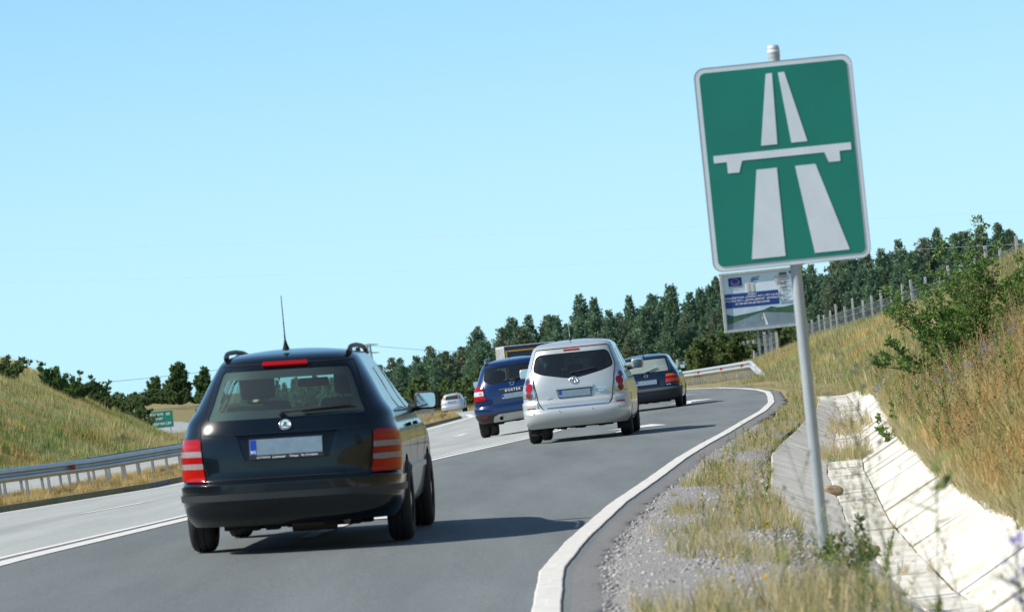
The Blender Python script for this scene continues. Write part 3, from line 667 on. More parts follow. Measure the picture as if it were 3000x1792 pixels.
def panel(S, outline, holes=(), off=0., step=.05, skirt=0., flip=False, tstep=None):
    """mesh over the skin inside outline (parameter space) minus holes; skirt closes the rim towards the body"""
    O = dens(outline, step); H = [dens(h, step) for h in holes]
    V2 = [Vector(p) for p in O]; E = [(i, (i+1) % len(O)) for i in range(len(O))]
    for h in H: n = len(V2); V2 += [Vector(p) for p in h]; E += [(n+i, n+(i+1) % len(h)) for i in range(len(h))]
    xs = [p[0] for p in O]; ys = [p[1] for p in O]; ts = tstep or step
    gx0 = math.floor(min(xs)/step); gx1 = math.ceil(max(xs)/step); gy0 = math.floor(min(ys)/ts); gy1 = math.ceil(max(ys)/ts)
    hb = [(min(p[0] for p in h), max(p[0] for p in h), min(p[1] for p in h), max(p[1] for p in h)) for h in H]
    EP = np.array([tuple(v) for v in V2])
    for i in range(gx0, gx1+1):
        for j in range(gy0, gy1+1):
            p = (i*step, j*ts)
            if not inside(p, O): continue
            if any(b[0] < p[0] < b[1] and b[2] < p[1] < b[3] and inside(p, h) for h, b in zip(H, hb)): continue
            if np.min((EP[:, 0]-p[0])**2+(EP[:, 1]-p[1])**2) < (min(step, ts)*.4)**2: continue
            V2.append(Vector(p))
    v, e, fc, *_ = geometry.delaunay_2d_cdt(V2, E, [], 0, 1e-6)
    keep = []
    for t in fc:
        c = (sum(v[i][0] for i in t)/3, sum(v[i][1] for i in t)/3)
        if inside(c, O) and not any(b[0] < c[0] < b[1] and b[2] < c[1] < b[3] and inside(c, h) for h, b in zip(H, hb)):
            a, b_, c_ = (v[i] for i in t)
            if (b_[0]-a[0])*(c_[1]-a[1])-(b_[1]-a[1])*(c_[0]-a[0]) < 0: t = t[::-1]
            keep.append(list(t))
    used = sorted({i for t in keep for i in t}); idx = {u: k for k, u in enumerate(used)}
    V = []; NN = []
    for u in used:
        p = S.P(v[u][0], v[u][1]); n = S.N(v[u][0], v[u][1]); V.append(p+n*off); NN.append(-n if flip else n)
    F = [[idx[i] for i in t] for t in keep]
    if flip: F = [t[::-1] for t in F]
    nt_ = len(F)
    if skirt:
        cnt = {}
        for t in F:
            for a, b_ in zip(t, t[1:]+t[:1]): cnt[(a, b_)] = 1
        for (a, b_) in [k for k in cnt if (k[1], k[0]) not in cnt]:
            n = len(V); na, nb = NN[a], NN[b_]; V += [V[a], V[b_], V[b_]-nb*skirt, V[a]-na*skirt]; sn = (V[b_]-V[a]).cross(na).normalized(); NN += [sn]*4
            F.append([n+1, n, n+3, n+2])
    me = bpy.data.meshes.new('panel'); me.from_pydata([tuple(q) for q in V], [], F); me.update(); me.shade_smooth()
    me.normals_split_custom_set_from_vertices([tuple(q) for q in NN]); return me
def grid_panel(S, s0, s1, t0, t1, ns, nt_, off=0.):
    V = []; NN = []; F = []
    for i in range(ns+1):
        for j in range(nt_+1): q, t = s0+(s1-s0)*i/ns, t0+(t1-t0)*j/nt_; n = S.N(q, t); V.append(S.P(q, t)+n*off); NN.append(n)
    for i in range(ns):
        for j in range(nt_): a = i*(nt_+1)+j; F.append((a, a+nt_+1, a+nt_+2, a+1))
    me = me_new('panel', V, F, True); me.normals_split_custom_set_from_vertices([tuple(q) for q in NN]); return me
def ribbon(S, path, w, off, closed=False, th=.004):
    P = dens(path, .03, closed); V = []; F = []; n = len(P)
    for i, p in enumerate(P):
        a = P[i-1] if (i > 0 or closed) else p; b = P[(i+1) % n] if (i < n-1 or closed) else p
        d = Vector((b[0]-a[0], b[1]-a[1])).normalized(); m = Vector((-d.y, d.x))*w/2
        for sgn in (1, -1):
            q = (p[0]+m.x*sgn, p[1]+m.y*sgn); V.append(S.P(*q)+S.N(*q)*off)
    for i in range(n if closed else n-1):
        j = (i+1) % n; F.append((2*i, 2*i+1, 2*j+1, 2*j))
    me = me_new('seam', V, F); return me
M_rub = mat('tyre_rubber', (.022, .022, .023), .8, noise=.3, nscale=20)
M_blk = mat('black_plastic', (.018, .019, .02), .55); M_under = mat('underbody', (.015, .014, .013), .9, noise=.5, nscale=12)
M_int = mat('dark_upholstery', (.028, .030, .032), .9); M_lin = mat('headlining', (.035, .036, .036), .95)
M_chr = mat('chrome', (.75, .77, .78), .12, metal=1); M_rim = mat('alloy_rim', (.42, .43, .44), .3, metal=.8)
M_lred = mat('tail_light_red', (.30, .004, .006), .12, coat=.25, spec=.3); M_lor = mat('tail_light_orange_red', (.40, .008, .004), .12, coat=.25, spec=.3, noise=.6, nscale=30, col2=(.34, .006, .004))
M_lwh = mat('tail_light_clear', (.30, .26, .26), .18, coat=.25, spec=.3, noise=.5, nscale=60, col2=(.20, .16, .16)); M_lamb = mat('tail_light_amber', (.55, .13, .015), .15, coat=.25, spec=.3)
M_lsil = mat('lamp_silver', (.50, .53, .56), .2, metal=.6, coat=1)
M_plate = mat('number_plate', (.24, .32, .38), .45, coat=.1, noise=.25, nscale=12, col2=(.17, .25, .31)); M_pblue = mat('plate_blue', (.01, .05, .42), .4)
M_seam = mat('panel_gap', (.003, .003, .003), .9); M_mir = mat('mirror_glass', (.5, .55, .56), .03, metal=1)
G_clear = glass('car_glass', (.66, .82, .78), dust_haze=.02); G_rear = glass('rear_glass', (.52, .74, .70), dust_haze=.05); G_dark = glass('tinted_glass', (.13, .16, .15), dust_haze=.015); G_mid = glass('half_tinted_glass', (.34, .46, .43))
def wheel(parent, x, y, r, w, side, rim=M_rim, spokes=7):
    W_ = empty('wheel', (x, y, r), parent=parent)
    p = [(-w/2+.01, r*.60), (-w/2, r*.72), (-w/2+.004, r*.88), (-w/2+.02, r*.96), (-w/2+.045, r*.995), (-.03, r), (-.028, r-.008), (-.020, r-.008), (-.018, r), (.018, r), (.020, r-.008), (.028, r-.008), (.03, r), (w/2-.045, r*.995), (w/2-.02, r*.96), (w/2-.004, r*.88), (w/2, r*.72), (w/2-.01, r*.60)]
    b = MB().lathe([(a*side, q) for a, q in p], n=40); b.obj('tyre', M_rub, W_, smooth=True, angle=R(50))
    b = MB().lathe([(side*(w/2-.012), r*.66), (side*(w/2-.03), r*.60), (side*(w/2-.05), r*.56), (side*(-w/2+.03), r*.56), (side*(-w/2+.02), r*.6)], n=32)
    for k in range(spokes):
        t = 2*math.pi*k/spokes; d = Vector((0, math.cos(t), math.sin(t))); e = Vector((0, -math.sin(t), math.cos(t))); V = []
        for (q, hw, dep) in ((.05, .030, .018), (r*.58, .022, .03)):
            for sgn in (-1, 1):
                for xx in (0, -.02): V.append(Vector((side*(w/2-dep+xx), 0, 0))+d*q+e*hw*sgn)
        b.add(V, [(0, 1, 3, 2), (4, 6, 7, 5), (0, 4, 5, 1), (2, 3, 7, 6), (0, 2, 6, 4), (1, 5, 7, 3)])
    b.lathe([(side*(w/2-.012), .0005), (side*(w/2-.012), .05), (side*(w/2-.05), .07)], n=20); b.obj('rim', rim, W_, smooth=True)
    MB().lathe([(side*(.0), .01), (side*.0, r*.5), (side*-.02, r*.5)], n=24).obj('brake_disc', M_under, W_)
    return W_
def seat(parent, x, y, z, head=True, w=.50):
    rt_ = Matrix.Rotation(R(-14), 3, 'X')
    MB().box((x, y+.22, z+.10), (w, .50, .16), bev=.05).obj('seat', M_int, parent, smooth=True)
    MB().box((x, y-.08, z+.42), (w, .13, .60), Matrix.Rotation(R(12), 3, 'X'), bev=.05).obj('seat_back', M_int, parent, smooth=True)
    if head:
        b = MB().box((x, y-.165, z+.83), (.27, .10, .19), Matrix.Rotation(R(12), 3, 'X'), bev=.045)
        for sx in (-.07, .07): b.tube([(x+sx, y-.14, z+.65), (x+sx, y-.16, z+.80)], .007, 6)
        b.obj('headrest', M_int, parent, smooth=True)
def interior(parent, cfg):
    zf, yd, hw = cfg['floor'], cfg['dash'], cfg['hw']
    for sx in (-1, 1): seat(parent, sx*.36, cfg['seat1'], zf)
    for sx in cfg.get('rear_heads', (-1, 1)): 
        MB().box((sx*.38, cfg['seat2']-.13, zf+.72), (.26, .09, .15), bev=.04).obj('headrest', M_int, parent, smooth=True)
    MB().box((0, cfg['seat2']-.06, zf+.36), (hw*1.7, .13, .60), Matrix.Rotation(R(12), 3, 'X'), bev=.04).obj('rear_bench', M_int, parent, smooth=True)
    MB().box((0, yd, zf+.42), (hw*1.8, .42, .26), bev=.06).obj('dashboard', M_int, parent, smooth=True)
    V = []; b = MB(); c = Vector((-.36, yd-.32, zf+.50)); 
    P = [c+Matrix.Rotation(R(-25), 3, 'X') @ Vector((.185*math.cos(t), 0, .185*math.sin(t))) for t in np.linspace(0, 2*math.pi, 25)]; b.tube(P, .014, 6, cap=False)
    b.tube([c, c+Vector((0, .2, -.05))], .03, 8); b.obj('steering_wheel', M_blk, parent, smooth=True)
    mr = cfg['mirror']; MB().box((mr[0], mr[1], mr[2]), (.24, .03, .07), bev=.02).tube([(mr[0], mr[1], mr[2]), (mr[0], mr[1]+.07, mr[2]+.06)], .01, 6).obj('rear_view_mirror', M_blk, parent, smooth=True)
    MB().box((0, (cfg['seat2']+yd)/2, zf-.02), (hw*1.8, yd-cfg['seat2']+1.4, .03)).obj('floor_pan', M_under, parent)
def side_mirror(parent, x, y, z, side, m, w=.20, h=.15):
    Mr = empty('side_mirror', (0, 0, 0), parent=parent); c = Vector((side*(x+w*.62), y, z))
    bm = bmesh.new(); bmesh.ops.create_cube(bm, size=1)
    for v in bm.verts:
        k = .8 if v.co.y > 0 else 1.; v.co = Vector((v.co.x*w*k, v.co.y*.13, v.co.z*h*k))
    bmesh.ops.bevel(bm, geom=bm.edges[:], offset=.045, segments=4, affect='EDGES', profile=.55); b = MB(); bm.verts.index_update(); b.add([v.co+c for v in bm.verts], [[v.index for v in q.verts] for q in bm.faces]); bm.free()
    b.obj('mirror_shell', m, Mr, smooth=True, angle=R(60))
    MB().tube([Vector((side*(x-.03), y+.02, z-h*.35)), c+Vector((-side*w*.25, 0, -h*.3))], [.04, .03], 8).obj('mirror_arm', M_blk, Mr, smooth=True)
    MB().prism(rounded([(c.x-w*.36, c.z-h*.36), (c.x+w*.36, c.z-h*.36), (c.x+w*.36, c.z+h*.36), (c.x-w*.36, c.z+h*.36)], .03), c.y-.070, c.y-.064).obj('mirror_glass', M_mir, Mr)
def number_plate(parent, S, z, m_text=True, w=.52, h=.112, lift=.02, ang=0, holder=None):
    p = S.P(0, z); n = S.N(0, z); tilt = math.atan2(n.z, -n.y); Mx = Matrix.Translation(p+n*lift) @ Matrix.Rotation(-tilt, 4, 'X')
    Np = empty('number_plate', parent=parent)
    b = MB().prism(rounded([(-w/2, -h/2), (w/2, -h/2), (w/2, h/2), (-w/2, h/2)], .008), -.004, 0, Mx); b.obj('plate', M_plate, Np)
    MB().prism([(-w/2+.004, -h/2+.003), (-w/2+.046, -h/2+.003), (-w/2+.046, h/2-.003), (-w/2+.004, h/2-.003)], -.0052, -.0041, Mx).obj('blue_band', M_pblue, Np)
    place_text('lettering', 'BG', .030, Mx @ Matrix.Translation((-w/2+.025, -.0058, -h/2+.022)) @ FACE, M_wht, Np, .0004, bold=.0008)
    b = MB(); zb = -h/2-(holder or .008)
    b.prism([(-w/2-.008, zb), (w/2+.008, zb), (w/2+.008, h/2+.008), (-w/2-.008, h/2+.008)], .001, .016, Mx)
    if holder: b.prism([(-w/2-.008, zb), (w/2+.008, zb), (w/2+.008, -h/2-.002), (-w/2-.008, -h/2-.002)], -.006, .001, Mx)
    b.obj('plate_holder', M_blk, Np); return Np, Mx
def wiper(parent, S, a, b_, lift=.03):
    P = [S.P(*q)+S.N(*q)*lift for q in dens([a, b_], .05, False)]; pv = S.P(*a)
    b = MB().tube([pv, P[0]], .016, 8).tube(P, [.014]+[.009]*(len(P)-1), 6)
    k = len(P)//3; Q = [S.P(*q)+S.N(*q)*(lift*.45) for q in dens([(a[0]+(b_[0]-a[0])*.3, a[1]+(b_[1]-a[1])*.3), (b_[0]+(b_[0]-a[0])*.08, b_[1]+(b_[1]-a[1])*.08-.01)], .05, False)]
    b.tube(Q, .008, 5); b.obj('wiper', M_blk, parent, smooth=True)
def paint(name, col, metal=.5, rough=.32, coat=1., flake=None):
    return mat(name, col, rough, metal=metal, coat=coat, noise=.12, nscale=1.5)
def build_car(root, S, cfg):
    """shell with window and wheel openings, glass, frames, wheels, arches, cabin, underside"""
    pm_ = cfg['paint']; T0, T = S.T0, S.T
    full = [(-S.S, T0), (S.S, T0), (S.S, T+1), (-S.S, T+1)]
    arches = []; 
    for sd in (1, -1):
        for (yc, r) in cfg['arches']:
            P = [(yc+r*math.cos(t), cfg['wr']+r*math.sin(t)) for t in np.linspace(-.45, math.pi+.45, 26)]
            P = [(y_, max(z_, T0-.02)) for y_, z_ in P]; P = [P_ for P_ in P if P_[1] > T0-.015 or True]
            arches.append(S.side([(y_, min(max(z_, T0+.001), T)) for y_, z_ in P], sd))
    wins = [(nm, P if ax == 'p' else P) for nm, ax, P in cfg['windows']]
    holes = arches+[P for nm, P in wins]+cfg.get('cuts', [])
    shell = obj('body', panel(S, full, holes, 0, cfg.get('step', .07), tstep=cfg.get('tstep', .05)), pm_, root)
    obj('cabin_lining', panel(S, [(-S.S, .6), (S.S, .6), (S.S, T+1), (-S.S, T+1)], [P for nm, P in wins], -.025, .11, flip=True), M_lin, root)
    for nm, P in wins:
        g = obj(nm, panel(S, P, (), cfg.get('gl_off', -.004), .08), cfg['glass'].get(nm, G_clear), root)
        c = (sum(p[0] for p in P)/len(P), sum(p[1] for p in P)/len(P)); fr = cfg['frit'].get(nm, .03)
        if fr:
            cx0, cx1 = min(p[0] for p in P), max(p[0] for p in P); cz0, cz1 = min(p[1] for p in P), max(p[1] for p in P)
            k1, k2 = 1-2*fr/(cx1-cx0), 1-2*fr/(cz1-cz0); mx_, mz_ = (cx0+cx1)/2, (cz0+cz1)/2
            inner = rounded([(mx_+(p[0]-mx_)*k1, mz_+(p[1]-mz_)*k2) for p in P], .03, 3) if len(P) < 9 else [(mx_+(p[0]-mx_)*k1, mz_+(p[1]-mz_)*k2) for p in P]
            obj('window_surround', panel(S, P, [inner], cfg.get('gl_off', -.004)-.003, .06), M_blk, root)
    # wheels, dark arch linings
    for sd in (1, -1):
        for (yc, r) in cfg['arches']:
            wheel(root, sd*cfg['track'], yc, cfg['wr'], cfg['tw'], sd, cfg.get('rim', M_rim), cfg.get('spokes', 7))
            b = MB(); n = 16; xo = S.w(.6)-.02; V = []; F = []
            for t in np.linspace(-.3, math.pi+.3, n):
                for xx in (xo-.02, xo-.34): V.append((sd*xx, yc+(r-.005)*math.cos(t), cfg['wr']+(r-.005)*math.sin(t)))
            for i in range(n-1): F.append((2*i, 2*i+1, 2*i+3, 2*i+2))
            b.add(V, F); V = [(sd*(xo-.34), yc+r*math.cos(t), cfg['wr']+r*math.sin(t)) for t in np.linspace(-.3, math.pi+.3, n)]; b.add(V, [tuple(range(n))]); b.obj('wheel_arch', M_under, root)
    yl_ = S.yr(.5); yF = S.yf(.5); hw = cfg['track']-.16
    b = MB().box((0, (yl_+yF)/2, T0+.06), (2*hw, yF-yl_-.5, .10), bev=.02)
    b.box((0, .36, T0+.05), (1.0, .40, .14), bev=.03).tube([(-hw, cfg['arches'][0][0], cfg['wr']-.03), (hw, cfg['arches'][0][0], cfg['wr']-.03)], .035, 8)
    b.tube([(-hw, cfg['arches'][1][0], cfg['wr']-.05), (hw, cfg['arches'][1][0], cfg['wr']-.05)], .03, 8)
    for k in range(14):
        xx = -hw+.12+k*(2*hw-.2)/13; b.box((xx, .30+.5*random.random(), T0-.015-.02*random.random()), (.10, .15, .05), bev=.01)
    b.box((0, yl_+.2, T0+.16), (2*S.w(T0)*.88, .1, .20)); b.box((0, yF-.25, T0+.16), (2*hw, .1, .2)); b.obj('underbody', M_under, root)
    for sd in (1, -1): MB().box((sd*(S.w(T0+.1)-.10), (cfg['arches'][0][0]+cfg['arches'][1][0])/2, T0+.08), (.10, cfg['arches'][1][0]-cfg['arches'][0][0]-2*cfg['arches'][0][1]+.05, .16)).obj('sill', cfg.get('sill', pm_), root)
    interior(root, cfg['cabin'])
def place_car(root, x, y, heading, pts=None, roll=0., wr_y=.9):
    root.location = (x, y, 0); root.rotation_euler = (0, roll, -heading)
    # set down on the road: rest the four contact points
    Mt = Matrix.Rotation(-heading, 3, 'Z'); zs = []
    for (a, b) in pts:
        p = Mt @ Vector((a, b, 0)); zs.append(rd(x+p.x, y+p.y))
    rz = ((zs[0]+zs[2])-(zs[1]+zs[3]))/2/(pts[0][0]-pts[1][0]); pz = ((zs[2]+zs[3])-(zs[0]+zs[1]))/2/(pts[2][1]-pts[0][1])
    root.rotation_mode = 'QUATERNION'
    X = (Mt @ Vector((1, 0, 0))); X.z = rz; X.normalize(); Yv = (Mt @ Vector((0, 1, 0))); Yv.z = pz; Yv = (Yv-X*Yv.dot(X)).normalized(); Zv = X.cross(Yv)
    cm = Vector((0, sum(p[1] for p in pts)/4, 0)); ctr = Vector((0, 0, sum(zs)/4))
    Q = Matrix((X, Yv, Zv)).transposed(); root.rotation_quaternion = Q.to_quaternion()
    p = Q @ cm; root.location = (x, y, ctr.z-p.z+.003)
    return root
def mir(P): return [(-a, b) for a, b in P][::-1]
def sxf(S, x, t): return float(np.interp(min(abs(x)/S.w(t), 1), S.fx, S.arcf))
def windscreen(S, x0, z0, x1, z1):
    P = [(S.S-sxf(S, x0, z0), z0), (S.S, z0), (S.S, z1), (S.S-sxf(S, x1, z1), z1)]; return P
def side_wins(S, wins):
    out = []
    for nm, pts in wins:
        P = rounded(S.side(pts, 1), .03, 3); out += [(nm, P), (nm, mir(P))]
    return out
def both(name, S, P, off, skirt, m, parent, step=.04, **kw):
    for Q in (P, mir(P)): obj(name, panel(S, Q, (), off, step, skirt, **kw), m, parent)
def seam(S, path, root, w=.007, off=.0015, closed=False, m=None, name='panel_seam'): return obj(name, ribbon(S, path, w, off, closed), m or M_seam, root)
def oval_tube(b, c, rx, rz, r, y, n=28, tilt=0.):
    P = []
    for k in range(n+1):
        t = 2*math.pi*k/n; P.append((c[0]+rx*math.cos(t), y+(c[1]+rz*math.sin(t)-c[1])*tilt, c[1]+rz*math.sin(t)))
    b.tube(P, r, 6, cap=False); return b
def emblem_frame(S, z, lift):
    p = S.P(0, z); n = S.N(0, z); return Matrix.Translation(p+n*lift) @ Matrix.Rotation(-math.atan2(n.z, -n.y), 4, 'X')
# ------------------------------------------------------------------ black estate car
lv = [(.215, .725, .10, 4.10), (.28, .765, .03, 4.19), (.38, .785, .0, 4.22), (.46, .792, .0, 4.22), (.508, .794, .0, 4.2), (.53, .794, .055, 4.18), (.56, .796, .065, 4.16), (.70, .798, .07, 4.05), (.80, .788, .08, 3.8), (.88, .765, .10, 3.35), (.94, .752, .13, 3.05), (1.05, .682, .19, 2.85), (1.20, .605, .275, 2.55), (1.32, .54, .345, 2.27), (1.375, .505, .40, 2.12), (1.41, .465, .50, 1.98), (1.425, .42, .62, 1.85)]
S = Skin(lv, .80, .46, .36, 2.9, .035, 4.22)
P_car = mat('black_car_paint', (.0022, .0055, .0085), .22, metal=0, coat=.55, spec=.25)
car = empty('estate_car', label='black estate car with roof rails and a tall aerial, nearest to the camera', cat='car')
rw = rounded(S.rear([(-.575, .962), (.575, .962), (.455, 1.312), (-.455, 1.312)]), .035)
ws = windscreen(S, .70, .985, .52, 1.31)
tg = rounded(S.rear([(-.575, .540), (.575, .540), (.612, .84), (.60, .94), (.482, 1.352), (-.482, 1.352)]), .02, 3)
SWs = side_wins(S, [('quarter_window', [(.80, .985), (1.42, .975), (1.38, 1.285), (.90, 1.27)]), ('door_window', [(1.50, .97), (2.10, .965), (1.98, 1.30), (1.45, 1.292)]), ('door_window', [(2.18, .965), (2.82, .96), (2.55, 1.16), (2.28, 1.27), (2.05, 1.30)])])
cfg = dict(paint=P_car, arches=[(.97, .335), (3.43, .335)], wr=.300, tw=.185, track=.73, windows=[('rear_window', rw), ('windscreen', ws), ('windscreen', mir(ws))]+SWs, cuts=[tg, [(-S.sy(.60, .52), .496), (S.sy(.60, .52), .496), (S.sy(.60, .52), .537), (-S.sy(.60, .52), .537)]], glass={'rear_window': G_rear}, frit={'rear_window': .062, 'windscreen': 0, 'quarter_window': .02, 'door_window': .018}, step=.055, tstep=.022, spokes=7,
           cabin=dict(floor=.36, dash=2.75, hw=.68, seat1=1.95, seat2=1.15, rear_heads=(), mirror=(.02, 2.32, 1.20)))
cfg['windows'] = [(a, 'p', b) for a, b in cfg['windows']]
build_car(car, S, cfg)
obj('tailgate', panel(S, tg, [rw], .0, .05), P_car, car); seam(S, tg, car, closed=True)
seam(S, S.rear([(-.605, .862), (-.3, .858), (0, .855), (.3, .858), (.605, .862)]), car, .006)  # tailgate fold: a dark line painted for the shade of the crease
bz = [(S.sy(.625, .215), .215), (S.sy(.625, .30), .30), (S.sy(.66, .42), .42), (S.sy(.68, .51), .51)]
bump = [(-bz[0][0], .216)]+[bz[0][:1]+(.216,)]+bz[1:3]+[(bz[3][0], .499)]+[(-bz[3][0], .499)]+mir(bz[1:3])
obj('bumper', panel(S, bump, (), .014, .05, .03), P_car, car)
la = S.sy(.60, .52); obj('bumper_ledge', grid_panel(S, -la, la, .4965, .5405, 90, 14), P_car, car)
st = [(-bz[2][0], .392), (bz[2][0], .392), (bz[2][0], .438), (-bz[2][0], .438)]
obj('bumper_strip', panel(S, st, (), .026, .04, .014), mat('grey_black_trim', (.02, .024, .026), .5), car)
TL = rounded([(S.sx(.620, .838), .838), (S.sx(.592, .532), .532), (.94, .540), (.985, .62), (.985, .79), (.93, .838)], .03, 4)
for Q, sg in ((TL, 1), (mir(TL), -1)):
    L_ = obj('tail_light', panel(S, Q, (), .007, .03, .012), M_lred, car)
    def sub(nm, x0, x1, z0, z1, m, off=.009, L_=L_, sg=sg):
        P = rounded([(x0(z0), z0), (x1, z0), (x1, z1), (x0(z1), z1)], .008, 2); P = P if sg > 0 else mir(P); obj(nm, panel(S, P, (), off, .03, .002), m, L_)
    xi = lambda z: S.sx(.592+(z-.532)/.306*.028, z)+.008
    sub('clear_band', xi, .978, .712, .752, M_lwh); sub('clear_band', xi, .978, .625, .665, M_lwh); sub('clear_band', lambda z: .93, .978, .665, .712, M_lwh)
    sub('brake_lens', xi, .925, .666, .711, M_lred, .0095); sub('lower_lens', xi, .955, .545, .622, M_lor); sub('upper_lens', lambda z: xi(z)+.02, .94, .775, .80, M_lor, .0085)
    seam(S, Q, car, .008, .003, True)
obj('high_brake_light', panel(S, rounded(S.rear([(-.165, 1.327), (.165, 1.327), (.16, 1.352), (-.16, 1.352)]), .008, 2), (), .022, .03, .02), M_lred, car)
obj('plate_recess', panel(S, rounded(S.rear([(-.30, .66), (.30, .66), (.355, .845), (-.355, .845)]), .02, 3), (), .0015, .05), mat('recess_shade', (.004, .006, .009), .25, metal=.3), car)  # flat blackish patch, the shade of the recess put in as colour
for sx_ in (-1, 1):
    P = S.rear([(sx_*.30, .665), (sx_*.335, .665), (sx_*.385, .842), (sx_*.352, .842)]); P = P if sx_ > 0 else P[::-1]; obj('recess_flank', panel(S, P, (), .010, .04, .012), P_car, car)
obj('handle_strip', panel(S, rounded(S.rear([(-.37, .845), (.37, .845), (.37, .862), (-.37, .862)]), .004, 2), (), .024, .04, .026), P_car, car)
obj('recess_lip', panel(S, rounded(S.rear([(-.30, .648), (.30, .648), (.30, .664), (-.30, .664)]), .004, 2), (), .012, .04, .014), P_car, car)
Np, Mx = number_plate(car, S, .757, lift=.016, holder=.032)
for s_, x_, z_, sh in (('AUTOHAUS', -.165, .018, 0), ('Lustnauer', -.055, .024, .4), ('Tübingen', .055, .018, 0), ('TEL 07071/888404', .165, .016, 0)):
    place_text('lettering', s_, z_, Mx @ Matrix.Translation((x_, -.0068, -.0735)) @ FACE, M_wht, Np, .0004, bold=.0004, shear=sh)
EM = emblem_frame(S, .908, .004); b = MB().lathe([(-.006, .0005), (-.006, .034), (-.010, .037), (-.008, .044), (0, .046)], axis='Y', n=32); me = b.mesh('emblem', True); me.transform(EM); em = obj('emblem', me, M_chr, car)
b = MB().lathe([(-.0075, .0005), (-.0075, .031)], axis='Y', n=28); me = b.mesh('disc'); me.transform(EM); obj('disc', me, mat('emblem_white', (.6, .62, .6), .4), em)
b = MB().prism([(-.022, -.016), (.004, -.016), (.004, -.022), (.022, -.012), (.004, -.002), (.004, -.008), (-.006, -.008), (.006, .004), (.016, .010), (.010, .016), (-.004, .022), (-.012, .014), (-.010, .002), (-.018, -.006)], -.0095, -.0075, EM); b.obj('winged_arrow', mat('emblem_green', (.01, .12, .06), .4), em)
wiper(car, S, (S.sx(-.03, .985), .985), (S.sx(.47, .992), 1.01))
MB().lathe([(0, .02), (.012, .018), (.02, .0005)], c=(0, 0, 0), axis='Z', n=14).obj('wiper_cap', M_blk, car, smooth=True).matrix_local = Matrix.Translation(S.P(-.03, .985)) @ Matrix.Rotation(R(75), 4, 'X')
ab = Vector((-.02, .72, 1.452)); b = MB().tube([ab, ab+Vector((0, -.012, .03)), ab+Vector((0, -.03, .07)), ab+Vector((0, -.05, .13)), ab+Vector((0, -.13, .39))], [.028, .017, .0065, .0045, .0028], 10); b.obj('aerial', M_blk, car, smooth=True)
for sx_ in (-1, 1):
    x_ = sx_*.452; z_ = 1.400; rl = MB(); pts = [(x_*.985, .58, 1.40), (x_, .63, z_+.022), (x_, .72, z_+.042), (x_, .86, z_+.050), (x_, 1.3, z_+.058), (x_, 1.8, z_+.052), (x_, 2.1, z_+.035), (x_, 2.22, z_-.0)]
    rl.tube(pts, [.020, .019, .017, .017, .017, .017, .017, .018], 8)
    for yy in (.66, 1.42, 2.14): rl.box((x_, yy, z_+.015), (.03, .09, .045), bev=.008)
    rl.obj('roof_rail', M_blk, car, smooth=True)
    side_mirror(car, .735, 2.74, 1.005, sx_, M_blk, .20, .155)
    for y_ in (2.33, 1.62):
        s_ = S.sy(y_, .84, 1); P = rounded([(s_-.08, .825), (s_+.08, .825), (s_+.08, .850), (s_-.08, .850)], .01, 2); P = P if sx_ > 0 else mir(P); obj('door_handle', panel(S, P, (), .03, .05, .03), P_car, car)
    P = rounded([(S.sy(1.34, .53), .50), (S.sy(3.02, .53), .50), (S.sy(3.02, .53), .54), (S.sy(1.34, .53), .54)], .01, 2); P = P if sx_ > 0 else mir(P); obj('side_moulding', panel(S, P, (), .016, .06, .016), P_car, car)
    for y0, y1 in ((1.33, 1.40), (2.14, 2.13), (3.06, 2.9)):
        P = [(sx_*S.sy(y0, .36), .36), (sx_*S.sy((y0+y1)/2, .6), .6), (sx_*S.sy(y1, .93), .93)]; seam(S, P, car, .007)
    seam(S, [(sx_*S.sy(.70, .955), .955), (sx_*S.sy(1.6, .95), .95), (sx_*S.sy(2.9, .945), .945)], car, .014, .003, m=M_blk, name='window_trim')
MB().tube([(.40, .12, .20), (.40, .35, .22)], .025, 12).tube([(-.02, .42, .215), (.30, .42, .215)], .085, 14).obj('exhaust', mat('rusty_steel', (.12, .09, .07), .6, metal=.6), car, smooth=True)
ptsW = [(.715, .97), (-.715, .97), (.715, 3.43), (-.715, 3.43)]
ptsW = [(a*.957, b*.957) for a, b in ptsW]; place_car(car, -1.665, 27.2, R(2.2), ptsW); car.scale = (.957,)*3
